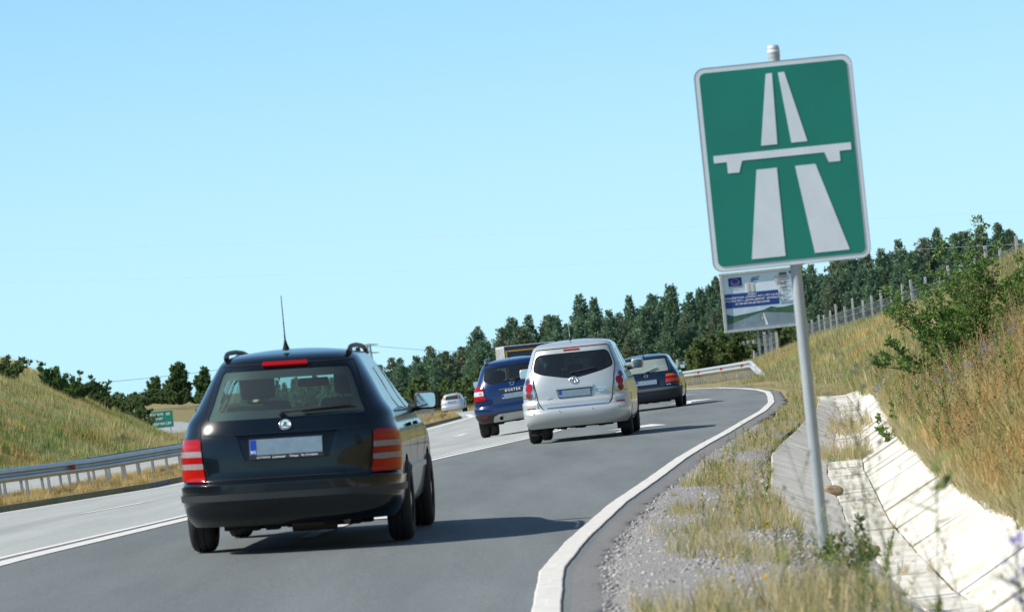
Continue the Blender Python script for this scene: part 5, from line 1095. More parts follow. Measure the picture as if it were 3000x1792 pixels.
MB().box((0, Ln/2+.6, .72), (1.0, Ln+1.6, .22)).obj('chassis', M_under, TR)
b = MB().box((0, Ln+.95, 1.25), (2.0, 1.5, 1.5), bev=.12); b.obj('cab', M_tw, TR, smooth=True); MB().box((0, .05, .55), (2.0, .08, .14)).obj('rear_bumper', M_under, TR)
for sg in (-1, 1):
    wheel(TR, sg*.86, 1.1, .40, .26, sg, M_rim, 6); wheel(TR, sg*.86, Ln+1.0, .40, .26, sg, M_rim, 6); MB().box((sg*.85, -.02, .68), (.30, .06, .14), bev=.02).obj('tail_light', M_lred, TR)
driver(car2, (-.36, 1.98, .56), 'driver barely visible behind the dark glass of the silver car'); driver(car3, (-.36, 1.98, .62), 'driver of the bright blue off-roader'); driver(car4, (-.36, 1.83, .48), 'driver of the small dark blue hatchback')
# ------------------------------------------------------------------ vegetation
M_dry = mat('dry_grass', (1, 1, 1), .85, attr='tone', sub=.35, spec=.1)
M_leaf = mat('leaves', (1, 1, 1), .55, attr='tone', sub=.45, spec=.3)
M_need = mat('needles', (1, 1, 1), .8, attr='tone', sub=.3, spec=.1)
M_bark = mat('bark', (.12, .085, .06), .9, noise=.5, nscale=8)
TAN = [(.58, .49, .28), (.50, .42, .22), (.42, .37, .19), (.64, .57, .37), (.52, .37, .20)]
OLV = [(.28, .31, .10), (.22, .27, .09), (.34, .34, .13), (.17, .23, .08)]
GRN = [(.13, .22, .06), (.16, .27, .07), (.10, .18, .05), (.20, .30, .08)]
def blades(n, h, w, spread, cols, seg=2, lean=.35, sd=0):
    """one tuft: V (k,3), F (m,3), C (k,3)"""
    rg = np.random.default_rng(sd); V = []; F = []; Cc = []
    for i in range(n):
        a = rg.uniform(0, 2*math.pi); r = spread*math.sqrt(rg.random()); bx, by = r*math.cos(a), r*math.sin(a); hh = h*rg.uniform(.5, 1.1); la = rg.uniform(0, 2*math.pi); ll = lean*hh*rg.uniform(.2, 1.2)
        wa = rg.uniform(0, math.pi); dx, dy = math.cos(wa)*w/2, math.sin(wa)*w/2; c = np.array(cols[rg.integers(len(cols))])*rg.uniform(.8, 1.15); k = len(V)
        if seg == 1: V += [(bx-dx, by-dy, 0), (bx+dx, by+dy, 0), (bx+ll*math.cos(la), by+ll*math.sin(la), hh)]; F.append((k, k+1, k+2)); Cc += [c, c, c]
        else:
            mx, my = bx+ll*.35*math.cos(la), by+ll*.35*math.sin(la)
            V += [(bx-dx, by-dy, 0), (bx+dx, by+dy, 0), (mx-dx*.8, my-dy*.8, hh*.55), (mx+dx*.8, my+dy*.8, hh*.55), (bx+ll*math.cos(la), by+ll*math.sin(la), hh)]
            F += [(k, k+1, k+3), (k, k+3, k+2), (k+2, k+3, k+4)]; Cc += [c]*5
    return np.array(V), np.array(F), np.array(Cc)
def weed(h, cols, flower=None, fr=.02, nb=5, sd=0, leafy=True, w=.008):
    """tall stalk with side shoots, small leaves and flower heads"""
    rg = np.random.default_rng(sd); V = []; F = []; Cc = []
    def tri(a, b, c, col): k = len(V); V.extend([a, b, c]); F.append((k, k+1, k+2)); Cc.extend([col]*3)
    def stick(a, b, r, col):
        d = (b-a); n = np.cross(d, [.3, .5, .1]); n /= np.linalg.norm(n)+1e-9; m = np.cross(d, n); m /= np.linalg.norm(m)+1e-9
        for q in (n, m): k = len(V); V.extend([a-q*r, a+q*r, b+q*r*.6, b-q*r*.6]); F.extend([(k, k+1, k+2), (k, k+2, k+3)]); Cc.extend([col]*4)
    def head(p):
        if flower is None: return
        for _ in range(4 if fr > .012 else 2):
            a = rg.normal(size=3); a /= np.linalg.norm(a); b = np.cross(a, rg.normal(size=3)); b /= np.linalg.norm(b); c = np.array(flower)*rg.uniform(.85, 1.1); o = rg.normal(size=3)*fr*.35
            tri(p+o-a*fr, p+o+b*fr, p+o+a*fr, c); tri(p+o-a*fr, p+o+a*fr, p+o-b*fr, c)
    col = np.array(cols[rg.integers(len(cols))]); base = np.zeros(3); top = np.array([rg.normal()*.08*h, rg.normal()*.08*h, h]); mid = (base+top)/2+np.array([rg.normal()*.03*h, rg.normal()*.03*h, 0])
    stick(base, mid, w/2, col); stick(mid, top, w*.4, col); head(top)
    for i in range(nb):
        t = rg.uniform(.35, .95); p = mid*(2*t) if t < .5 else mid+(top-mid)*(2*t-1); a = rg.uniform(0, 2*math.pi); L = h*rg.uniform(.12, .3)*(1.2-t); q = p+np.array([math.cos(a)*L*.6, math.sin(a)*L*.6, L]); stick(p, q, w*.3, col); head(q)
        if flower is not None and rg.random() < .5: head(p*.3+q*.7)
    if leafy:
        for i in range(nb*3):
            t = rg.uniform(.05, .9); p = mid*(2*t) if t < .5 else mid+(top-mid)*(2*t-1); a = rg.uniform(0, 2*math.pi); L = h*.12*rg.uniform(.5, 1.3); d = np.array([math.cos(a), math.sin(a), rg.uniform(.1, .8)])*L; s_ = np.array([-math.sin(a), math.cos(a), 0])*L*.18
            tri(p-s_, p+s_, p+d, col*rg.uniform(.8, 1.2))
    return np.array(V), np.array(F), np.array(Cc)
def scatter(name, temps, pts, scl, label, cat, m=M_dry, tint=None, tilt=.15, kind='stuff', weights=None):
    """joins many copies of the templates, standing at pts, into one mesh"""
    pts = np.asarray(pts); n = len(pts)
    if n == 0: return
    if not hasattr(scl, '__len__'): scl = scl*rng.uniform(.55, 1.35, n)*(.55+.9*noise2(pts[:, 0], pts[:, 1]*.4, .8, 77))
    idx = rng.choice(len(temps), n, p=weights); Vs = []; Fs = []; Cs = []; off = 0
    for k, (V, F, Cc) in enumerate(temps):
        s = np.where(idx == k)[0]
        if not len(s): continue
        a = rng.uniform(0, 2*math.pi, len(s)); sc = scl[s] if hasattr(scl, '__len__') else rng.uniform(scl*.65, scl*1.35, len(s)); ca, sa = np.cos(a), np.sin(a)
        X = V[None, :, 0]*ca[:, None]-V[None, :, 1]*sa[:, None]; Y = V[None, :, 0]*sa[:, None]+V[None, :, 1]*ca[:, None]; Z = np.broadcast_to(V[None, :, 2], X.shape)
        tx_ = rng.normal(0, tilt, len(s))[:, None]; ty_ = rng.normal(0, tilt, len(s))[:, None]
        P = np.stack([(X+Z*tx_)*sc[:, None]+pts[s, 0][:, None], (Y+Z*ty_)*sc[:, None]+pts[s, 1][:, None], Z*sc[:, None]+pts[s, 2][:, None]], -1)
        Vs.append(P.reshape(-1, 3)); Fs.append((F[None]+(np.arange(len(s))*len(V))[:, None, None]+off).reshape(-1, 3)); off += len(s)*len(V)
        t = rng.uniform(.8, 1.2, (len(s), 1, 1))*np.ones((1, 1, 3)) if tint is None else (tint[s][:, None, :]*rng.uniform(.85, 1.15, (len(s), 1, 1)))
        Cs.append((Cc[None]*t).reshape(-1, 3))
    o = obj(name, me_np(name, np.concatenate(Vs), np.concatenate(Fs), np.concatenate(Cs)), m); return tag(o, label, cat, None, kind)
_zg = {}
def noise2(x, y, s, seed=0):
    """smooth value noise for patchiness"""
    g = _zg.setdefault(seed, np.random.default_rng(seed+99).random((64, 64))); u = np.asarray(x)/s+1000; v = np.asarray(y)/s+1000; i = np.floor(u).astype(int); j = np.floor(v).astype(int); fu = u-i; fv = v-j; fu = fu*fu*(3-2*fu); fv = fv*fv*(3-2*fv)
    return (g[i % 64, j % 64]*(1-fu)*(1-fv)+g[(i+1) % 64, j % 64]*fu*(1-fv)+g[i % 64, (j+1) % 64]*(1-fu)*fv+g[(i+1) % 64, (j+1) % 64]*fu*fv)
def field(y0, y1, xa, xb, dens_, sink=.02, vis=1.25):
    """random ground points between the paths xa(y), xb(y); density per square metre, kept near the view"""
    out = []; y = y0
    while y < y1:
        dy = min(1. if y < 120 else 3., y1-y); a, b = xa(y), xb(y); a2, b2 = max(a, -.142*vis*y-1), min(b, .142*vis*y+1)
        if b2 > a2:
            for _ in range(rng.poisson((b2-a2)*dy*(dens_(y) if callable(dens_) else dens_))):
                yy = y+rng.random()*dy; aa, bb = max(xa(yy), a2), min(xb(yy), b2); xx = rng.uniform(aa, max(bb, aa+.01)); out.append((xx, yy))
        y += dy
    if not out: return np.zeros((0, 3))
    o = np.array(out); ys = np.unique(np.round(o[:, 1]*2)/2); z = np.zeros(len(o)); key = np.round(o[:, 1]*2)/2
    for yq in ys:
        P = section(float(yq)); s = key == yq; zz = np.interp(o[s, 0], [p[0] for p in P], [p[1] for p in P]); k, b = hill(o[s, 0], np.full(s.sum(), yq)); z[s] = zz*(1-k)+b*k+CAMZ
    return np.column_stack([o, z-sink])
Td = [blades(16, .34, .007, .07, TAN, 2, .4, i) for i in range(3)]; To = [blades(14, .30, .008, .07, OLV+TAN[:2], 2, .4, 10+i) for i in range(3)]; Tg = [blades(12, .22, .010, .08, GRN+OLV[:1], 2, .5, 20+i) for i in range(2)]
Tfar = [blades(12, .36, .024, .2, TAN+OLV[2:3], 1, .35, 30+i) for i in range(3)]; Tfo = [blades(12, .34, .026, .22, OLV+TAN[1:3], 1, .4, 40+i) for i in range(3)]; Tfg = [blades(8, .34, .036, .2, GRN, 1, .4, 45+i) for i in range(2)]
Wst = [weed(.60, TAN, (.34, .22, .10), .010, 7, 50+i, False, .005) for i in range(3)]+[weed(.5, OLV, (.40, .34, .14), .010, 6, 55+i, True, .006) for i in range(2)]
Wye = [weed(.34, GRN, (.85, .62, .02), .015, 4, 60+i, True, .006) for i in range(2)]; Wwh = [weed(.45, GRN, (.70, .70, .60), .016, 5, 64+i, True, .006) for i in range(2)]; Wbl = [weed(.42, OLV, (.18, .22, .50), .012, 6, 67+i, False, .006) for i in range(2)]
Wgr = [weed(.55, GRN, None, .02, 9, 70+i, True, .008) for i in range(3)]
# --- gravel of the near verge
M_grav = mat('gravel_ground', (.40, .385, .37), .95, noise=1, nscale=34, col2=(.15, .14, .13), bump=1., bscale=60, spec=.1)
V = []; F = []; ys = np.arange(2, 62, .25)
for y in ys:
    y = float(y); r = f(xR(y)); e = r+f(oLT(y))-.05
    for k in range(7):
        x = r+.20+(e-r-.20)*k/6; V.append((x, y, max(gz(x, y)+.010, rd(r, y)-.014)-(.012 if k == 0 else 0)+(.012*noise2(x, y, .3, 5) if 0 < k < 6 else 0)-(.03 if k == 6 else 0)))
for i in range(len(ys)-1):
    for k in range(6): F.append((i*7+k, i*7+k+1, (i+1)*7+k+1, (i+1)*7+k))
obj('gravel_verge', me_np('gravel_verge', V, F, smooth=True), M_grav, kind='structure')
def pebble(sd):
    rg = np.random.default_rng(sd); V = np.array([(1, 0, 0), (-1, 0, 0), (0, 1, 0), (0, -1, 0), (0, 0, .7), (0, 0, -.4)])*rg.uniform(.6, 1.1, (6, 3)); F = np.array([(0, 2, 4), (2, 1, 4), (1, 3, 4), (3, 0, 4), (2, 0, 5), (1, 2, 5), (3, 1, 5), (0, 3, 5)]); return V*.014, F, np.tile(np.array([(.42, .405, .39)])*rg.uniform(.35, 1.3), (6, 1))
M_peb = mat('pebbles', (1, 1, 1), .9, attr='tone', spec=.15)
pp = field(8, 48, lambda y: f(xR(y))+.27, lambda y: f(xR(y))+f(oLT(y)), lambda y: 900 if y < 30 else 320, -.010); pp[:, 2] = np.maximum(pp[:, 2], [rd(float(xR(b)), b)-.012 for b in pp[:, 1]]); pp = pp[rng.random(len(pp)) < .85]
scatter('gravel', [pebble(i) for i in range(4)], pp, rng.gamma(2.0, .26, len(pp))+.22, 'loose grey gravel on the verge between asphalt edge and grass', 'gravel', M_peb, tilt=0)
# --- verge grass between road and channel: bare gravel near the asphalt, thicker to the right
vx = lambda y: f(xR(y))+.40; vb = lambda y: f(xR(y))+f(oLT(y))+.02
def keepv(P, bias=0., s=.5, seed=1):
    r = xR(P[:, 1]); u = (P[:, 0]-r-.35)/(oLT(P[:, 1])-.35); nz = noise2(P[:, 0], P[:, 1]*.13, s*.55, seed)*.75+noise2(P[:, 0], P[:, 1]*.5, s*.4, seed+20)*.25; far = np.clip((P[:, 1]-26)/10, 0, 1)
    return P[(u*.9+nz*.9+bias+.20+far*.4) > .98+rng.random(len(P))*.55]
P = keepv(field(9, 98, vx, vb, lambda y: 330 if y < 30 else (210 if y < 50 else 80)))
scatter('verge_grass', Td+To+Tg, P, .42, 'dry and green grass tufts on the verge beside the channel', 'grass', weights=[.08, .08, .08, .17, .17, .16, .13, .13])
P = keepv(field(9, 98, vx, vb, lambda y: 14 if y < 50 else 6), -.05, .8, 2)
scatter('verge_weeds', Wst+Wgr, P, .42, 'thin dry stalks and green weeds rising from the verge grass', 'weeds')
P = keepv(field(9, 60, vx, vb, 6), .1, .9, 3); scatter('yellow_flowers', Wye, P, .33, 'small yellow flowers scattered in the verge grass', 'flowers', M_leaf)
P = keepv(field(12, 70, vx, vb, .25), .1, .9, 4); scatter('white_umbels', Wwh, P, .45, 'pale white umbels in the verge grass', 'flowers', M_leaf)
# far verge up to the right-hand guardrail
P = field(93, 230, lambda y: f(xR(y))+1.0, lambda y: f(xR(y))+f(oTOE(y)), lambda y: 30 if y < 150 else 14); scatter('roadside_grass', Tfar+Tfo, P[P[:, 0] < xG(np.maximum(P[:, 1], 150))+50*(P[:, 1] < 148)-.2], .28, 'dry grass strip between the bend and the guardrail', 'grass', weights=[.25, .25, .2, .1, .1, .1])
# --- right bank
bx0 = lambda y: f(xR(y))+f(oRT(y))-.02; bxr = lambda y: bx0(y) if y < 146 else f(xG(y))+.5
bx1 = lambda y: max(f(xF(y))+3, f(xR(y))+f(oTOE(y))+2)
def bank_tint(P, sd, g=.5):
    n = noise2(P[:, 0], P[:, 1]*.4, 1.6, sd)[:, None]; return np.array([1.18, .93, .70])*(n)+np.array([.72, .98, .80])*(1-n)
dn = lambda y: 130 if y < 42 else (70 if y < 65 else (32 if y < 100 else 0))
P = field(14, 100, bx0, bx1, dn); P = P[noise2(P[:, 0], P[:, 1]*.4, .45, 33)*.6+noise2(P[:, 0], P[:, 1]*.4, 1.3, 34)*.6+rng.random(len(P))*.5 > .45]; scatter('bank_grass', Td+To+Tg, P, .85, 'golden dry grass covering the near right bank', 'grass', tint=bank_tint(P, 8), weights=[.22, .22, .20, .11, .09, .08, .04, .04])
P = field(14, 105, bx0, bx1, lambda y: 16 if y < 60 else 7); scatter('bank_stalks', Wst+Wgr, P, .85, 'tall dry stalks and weeds on the near right bank', 'weeds', weights=[.22, .22, .2, .12, .12, .04, .04, .04])
P = field(85, 260, bxr, bx1, lambda y: 26 if y < 130 else 12); k = noise2(P[:, 0], P[:, 1]*.3, 2.2, 9) > .5
scatter('far_bank_grass', Tfar, P[k], .9, 'dry golden grass of the far right bank under the fence', 'grass', tint=bank_tint(P[k], 10)); scatter('olive_bank_grass', Tfo+Tfar[:1], P[~k], .9, 'olive patches in the grass of the far right bank', 'grass')
P = field(28, 60, lambda y: bx0(y)+.3, bx1, .8); scatter('yellow_flowers', Wye, P, .45, 'yellow flowers dotted over the right bank', 'flowers', M_leaf)
P = field(50, 150, bx0, bx1, .45); scatter('white_umbels', Wwh, P, .6, 'white umbels dotted over the right bank', 'flowers', M_leaf)
for (cx_, cy_, n_) in ((5.45, 47.5, 16), (5.95, 49.5, 16), (5.1, 46, 10), (6.2, 52, 10), (6.6, 74, 7)):
    q = np.array([(cx_+rng.normal()*.22, cy_+rng.normal()*.9) for _ in range(n_)]); q = np.column_stack([q, [gz(a, b) for a, b in q]]); scatter('blue_flowers', Wbl, q, .8, 'patch of small blue flowers in the grass above the channel', 'flowers', M_leaf)
# overhang of grass and rubble along the channel's upper edge
P = field(14, 92, lambda y: f(xR(y))+f(oRT(y))-.10, lambda y: f(xR(y))+f(oRT(y))+.10, 110); P[:, 2] = [CAMZ-f(hRT(y))+.0 for y in P[:, 1]]; scatter('edge_grass', Td+To, P, .55, 'grass hanging over the upper edge of the channel', 'grass', tilt=.4)
P = field(49, 53, lambda y: lf(y)[0]-.15, lambda y: rf(y)[0]+.15, 60, .03); P[:, 2] += .10; scatter('channel_weeds', Td+Tg+Wst[:2], P, .5, 'weeds and litter grass growing across the channel', 'weeds')
P = field(62, 68, lambda y: lf(y)[0]-.1, lambda y: rf(y)[0]+.2, 40, .03); P[:, 2] += .10; scatter('channel_weeds', Td+Wst[:2], P, .5, 'farther clump of dry weeds in the channel', 'weeds')
P = field(14, 90, lambda y: lf(y)[0]-.05, lambda y: rf(y)[0]+.05, 9, .0); P[:, 2] = [CAMZ-f(hF(y))-.005 for y in P[:, 1]]; P[:, 1] = np.round(P[:, 1])+rng.normal(0, .03, len(P)); scatter('joint_weeds', Td+Tg, P, .22, 'little dry weeds sprouting from the joints of the channel floor', 'weeds', tilt=.4)
# --- foreground weeds close to the lens, and over the channel
def grow(name, T, spots, s, label, m=M_dry, tilt=.12, wt=None):
    q = np.array([(x, y, gz(x, y)-.01) for x, y in spots]); scatter(name, T, q, s, label, 'weeds', m, tilt=tilt, weights=wt)
Wbig = [weed(.85, GRN+OLV, None, .02, 13, 80+i, True, .006) for i in range(3)]+[weed(.8, OLV, (.30, .28, .20), .008, 12, 85+i, False, .004) for i in range(3)]
Wthin = [weed(.85, GRN+OLV, None, .02, 11, 130+i, True, .0045) for i in range(1)]+[weed(.85, OLV, (.30, .30, .20), .006, 13, 135+i, False, .0035) for i in range(3)]
grow('foreground_weeds', Wthin, [(y*(.088+rng.normal()*.010), y) for y in rng.uniform(10.5, 15, 20)], .8, 'tall thin weeds in front of the pale channel at the lower right')
grow('foreground_weeds', Wbig[:3]+Wgr, [(1.52+rng.normal()*.13, 21+rng.normal()*.9) for _ in range(20)], .42, 'bushy green weeds around the foot of the sign pole')
grow('foreground_grass', Td+To+Tg, [(rng.uniform(.42, 1.5)*min(1, (y+1)/14), y) for y in rng.uniform(8.5, 18, 760)], .50, 'out of focus grass at the bottom edge of the picture')
# purple flowering stalk, blurred, at the lower right corner
for i, (x, y, h_, lb) in enumerate([(1.10, 9.0, .75, 'blurred purple flowering stalk at the lower right corner'), (1.19, 9.3, .62, 'second purple flowering stalk at the right picture edge'), (1.04, 9.6, .40, 'short purple flowering stalk at the bottom right')]):
    V_, F_, C_ = weed(h_, GRN, None, .02, 10, 90+i, True, .008); St = empty('flowering_stalk', (x, y, gz(x, y)-.02), (0, 0, 0), lb, 'wild flower')
    obj('stem', me_np('stem', V_, F_, C_), M_leaf, St); rg = np.random.default_rng(i); A = []; B = []; Cc = []
    for k in range(70):
        z = h_*rg.uniform(.55, 1.02); c = np.array([rg.normal()*.022, rg.normal()*.022, z]); a = rg.normal(size=(3, 3))*.014; n0 = len(A); A += [c+a[0], c+a[1], c+a[2]]; B.append((n0, n0+1, n0+2)); Cc += [np.array((.30, .26, .52))*rg.uniform(.8, 1.3)]*3
    obj('blossom', me_np('blossom', A, B, Cc), M_leaf, St)
# stones lying in the channel
def rock(x, y, s, label, z=None):
    bm = bmesh.new(); bmesh.ops.create_icosphere(bm, subdivisions=2, radius=s)
    for v in bm.verts: v.co = Vector((v.co.x*1.3, v.co.y*.9, v.co.z*.75))*(1+random.uniform(-.16, .16))
    me = bpy.data.meshes.new('rock'); bm.to_mesh(me); bm.free(); o = obj('rock', me, mat('tan_rock', (.42, .32, .19), .9, noise=.7, nscale=14), label=label, cat='rock'); o.location = (x, y, (z if z is not None else CAMZ-f(hF(y)))+s*.45)
rock(2.93, 38.8, .085, 'tan stone lying on the channel floor beyond the pole'); rock(2.25, 27.4, .075, 'tan stone lying in the channel nearer the camera'); rock(1.55, 16.2, .07, 'brown stone at the bottom edge of the channel', CAMZ-1.42)
# --- left bank and median
P = field(60, 300, lambda y: f(xL(y))-4.3, lambda y: f(xL(y))-.8, lambda y: 55 if y < 140 else 14, 0); scatter('median_grass', Tfar+Td[:1], P, .42, 'golden dry grass on the median under the guardrail', 'grass', tint=np.tile([[1.15, 1.0, .78]], (len(P), 1)))
lx0 = lambda y: f(xC(y))-6; lx1 = lambda y: min(f(xL(y))-f(oH1(y)), f(xL(y))-13)+.4
P = field(120, 380, lx0, lx1, lambda y: 20 if y < 260 else 11); n = noise2(P[:, 0], P[:, 1]*.25, 2.2, 14)*.6+rng.random(len(P))*.45
scatter('left_bank_grass', Tfar, P[n > .55], 1.0, 'dry yellow grass on the left cutting slope', 'grass', tint=bank_tint(P[n > .55], 15)); scatter('left_bank_weeds', Tfo+Tfg[:1]+Tfar[:1], P[n <= .55], 1.05, 'grey green weeds on the left cutting slope', 'weeds', tint=bank_tint(P[n <= .55], 16))
q = [(f(xC(y))+rng.uniform(-1, 1.2), y) for y in rng.uniform(195, 235, 60)]; q = np.array([(a, b, gz(a, b)) for a, b in q]); scatter('dock_stalks', [weed(.6, [(.12, .06, .05)], (.10, .04, .04), .05, 7, 95+i, False, .03) for i in range(2)], q, 1.0, 'dark brown seed stalks along the crest of the left bank', 'weeds')
P = field(350, 430, lambda y: -60, lambda y: 20, 1.6); scatter('valley_grass', Tfar+Tfo[:1], P, 1.5, 'pale dry grass of the far valley slope', 'grass', tint=np.tile([[1.0, .9, .85]], (len(P), 1)))

# ------------------------------------------------------------------ shrubs and broad-leaved trees
def leaf_arrays(pts, dirs, size, cols, rg, fold=.3):
    n = len(pts); d = dirs/np.linalg.norm(dirs, axis=1, keepdims=True); r = rg.normal(size=(n, 3)); s = np.cross(d, r); s /= np.linalg.norm(s, axis=1, keepdims=True)+1e-9; up = np.cross(s, d)
    L = size*rg.uniform(.6, 1.3, (n, 1)); a = pts; b = pts+d*L*.5+s*L*.28+up*L*fold*.3; c = pts+d*L; e = pts+d*L*.5-s*L*.28+up*L*fold*.3
    V = np.stack([a, b, c, e], 1).reshape(-1, 3); i = np.arange(n)[:, None]*4; F = np.concatenate([i+[[0, 1, 2]], i+[[0, 2, 3]]]); ci = np.array(cols)[rg.integers(len(cols), size=n)]*rg.uniform(.75, 1.25, (n, 1)); return V, F, np.repeat(ci, 4, 0)
def bush(h, w, stems, twigs, lpt, leaf, cols, sd, up=.7, trunk_r=.02, bare=.1):
    """stems fan out from the base, twigs along them, leaves along the twigs"""
    rg = np.random.default_rng(sd); b = MB(); LP = []; LD = []
    for i in range(stems):
        a = rg.uniform(0, 2*math.pi); out = rg.random()**.6*w*.5; hh = h*(1-.55*(out/(w*.5))**2)*rg.uniform(.6, 1.05); P = []; cur = np.array([rg.normal()*.04*w, rg.normal()*.04*w, 0])
        tip = np.array([math.cos(a)*out, math.sin(a)*out, hh]); mid = np.array([math.cos(a)*out*(1-up)*1.2, math.sin(a)*out*(1-up)*1.2, hh*.5])
        for k in range(7): t = k/6; P.append(cur*(1-t)**2+mid*2*t*(1-t)+tip*t*t+rg.normal(size=3)*.012*h*(k > 0))
        b.tube(P, [trunk_r*(1-.8*k/6) for k in range(7)], 4, cap=False); P = np.array(P)
        for j in range(twigs):
            t = rg.uniform(bare, 1)**.8*6; k = min(int(t), 5); p = P[k]+(P[k+1]-P[k])*(t-k); d = rg.normal(size=3); d[2] = abs(d[2])*.5+.15; d /= np.linalg.norm(d); L = h*rg.uniform(.07, .20)*(1.25-t/7)
            q = p+d*L; b.tube([p, q], [trunk_r*.22, trunk_r*.10], 3, cap=False) if j % 2 == 0 else None
            for _ in range(lpt): u = rg.random(); LP.append(p+(q-p)*u+rg.normal(size=3)*.008*h); dd = d+rg.normal(size=3)*.8; LD.append(dd)
    V, F, Cc = leaf_arrays(np.array(LP), np.array(LD), leaf, cols, rg); return b, (V, F, Cc)
def plant(name, x, y, meshes, label, cat, group=None, s=1., rz=None, dz=0., sz=None):
    st, lf_ = meshes; e = empty(name, (x, y, gz(x, y)-.05+dz), (0, 0, rz if rz is not None else random.uniform(0, 6.28)), label, cat, group); e.scale = (s, s, s if sz is None else sz)
    obj('trunk' if 'tree' in name else 'stems', st, M_bark, e); obj('crown' if 'tree' in name else 'foliage', lf_, M_leaf, e); return e
def bmesh_of(*a, **k):
    b, (V, F, Cc) = bush(*a, **k); st = b.mesh('stems'); st.materials.append(M_bark); lm = me_np('foliage', V, F, Cc); lm.materials.append(M_leaf); return st, lm
LG = [(.10, .19, .04), (.13, .24, .05), (.07, .14, .035), (.19, .31, .07)]; LD_ = [(.09, .16, .055), (.12, .19, .06), (.07, .13, .05), (.14, .21, .07)]; LL = [(.16, .25, .05), (.20, .30, .06), (.11, .18, .04)]; LO = [(.15, .20, .08), (.19, .24, .09), (.12, .16, .065)]
b1 = bmesh_of(2.3, 2.8, 24, 32, 15, .050, LG+LL[:1], 3, up=.50, trunk_r=.014)
plant('shrub', 6.72, 58.5, b1, 'large leafy green shrub with upright shoots on the right bank', 'shrub', rz=.6)
b1b = bmesh_of(1.2, 3.2, 22, 30, 13, .056, LG, 5, up=.25, trunk_r=.012); plant('shrub', 6.35, 57.2, b1b, 'low spreading part-shaded shrub at the left foot of the large shrub', 'shrub', rz=2.)
plant('shrub', 7.55, 58., bmesh_of(1.5, 1.6, 12, 28, 13, .050, LG+LL[:1], 6, up=.5, trunk_r=.012), 'shrub cut by the right picture edge beside the large shrub', 'shrub', rz=1.)
plant('shrub', 4.55, 49., bmesh_of(.55, .6, 8, 12, 9, .045, LL, 7, up=.3, trunk_r=.006), 'small light green bramble growing over the upper channel edge', 'shrub')
plant('shrub', 1.62, 21.2, bmesh_of(.42, .5, 10, 14, 10, .030, LD_+OLV[:1], 8, up=.5, trunk_r=.004), 'dark green bushy weed right at the foot of the sign pole', 'shrub')
LB = [bmesh_of(3., 4.2, 16, 34, 14, .17, LG+LD_, 20, up=.45, trunk_r=.03), bmesh_of(2.4, 4., 15, 30, 14, .17, LD_, 21, up=.4, trunk_r=.03), bmesh_of(2.2, 3.6, 14, 30, 14, .16, LO+LG[:1], 22, up=.4, trunk_r=.03), bmesh_of(2.4, 3., 14, 30, 14, .17, LL, 23, up=.45, trunk_r=.03)]
spots = [(-26.0, 203, 2, 1.7, 'grey green bush at the left picture edge on the bank'), (-26.9, 231, 0, 2.3, 'tall glossy bush leading the row on the left bank crest'), (-26.3, 233, 3, 1.2, 'bright yellow green bush among the dark ones on the left bank'), (-27.0, 241, 1, 2.0, 'dark bush just right of the tall glossy one on the left bank'), (-27.6, 255, 1, 2.1, 'dark bush in the middle of the left bank row'), (-26.8, 258, 2, 1.3, 'low olive bush on the slope below the middle of the row'), (-27.9, 267, 0, 2.0, 'green bush behind the middle of the row on the left bank'), (-28.2, 281, 2, 2.1, 'olive bush near the right end of the left bank row'), (-28.5, 292, 1, 2.0, 'dark bush at the right end of the left bank row'), (-28.7, 303, 2, 1.5, 'last low bush at the end of the left bank')]
for x, y, k, s_, lb in spots: plant('bush', x, y, LB[k], lb, 'bush', 'bushes along the crest of the left bank', 1.0*s_/(3., 2.4, 2.2, 2.4)[k])
# trees beyond the left bank
BT = [bmesh_of(8.5, 5.2, 30, 46, 22, .42, LD_, 30, up=.8, trunk_r=.11, bare=.15), bmesh_of(5.2, 5.4, 22, 40, 20, .38, LO+LD_, 31, up=.6, trunk_r=.08, bare=.1), bmesh_of(3., 6., 20, 34, 18, .40, LD_+LO, 32, up=.4, trunk_r=.06)]
plant('tree', -59.6, 700, BT[0], 'tall dark broad-leaved tree standing left of the black estate car', 'tree', dz=.4, s=.9); plant('tree', -55.6, 704, BT[0], 'dark tree half hidden by the left side of the black estate car', 'tree', s=.72, dz=1.); plant('tree', -63.6, 696, BT[1], 'smaller pale green tree left of the tall dark tree', 'tree', s=.9, dz=1.0); plant('tree', -61.4, 700, BT[1], 'middling tree between the pale tree and the tall dark tree', 'tree', s=.75, dz=1.)
for i in range(12): plant('bush', -66.0+i*1.45, 660+random.uniform(-12, 12), BT[2], 'low bush in the dark thicket beyond the far green sign, %s' % (['leftmost']+['%s from the left' % w_ for w_ in ('second', 'third', 'fourth', 'fifth', 'sixth')]+['%s from the right' % w_ for w_ in ('sixth', 'fifth', 'fourth', 'third', 'second')]+['rightmost'])[i], 'bush', 'thicket beyond the far sign', random.uniform(.55, .8), dz=.8)
V = []; F = []
for i in range(25):
    for j in range(5): V.append((-520+i*16, 1500+j*90, CAMZ-8+10.5*math.sin(j/4*math.pi/2)*min(1, (24-i)/5)+.8*math.sin(i*.5)))
for i in range(24):
    for j in range(4): F.append((i*5+j, (i+1)*5+j, (i+1)*5+j+1, i*5+j+1))
obj('far_hill', me_np('far_hill', V, F, smooth=True), mat('stubble_field', (.50, .37, .19), .9, noise=.6, nscale=.03), kind='structure')
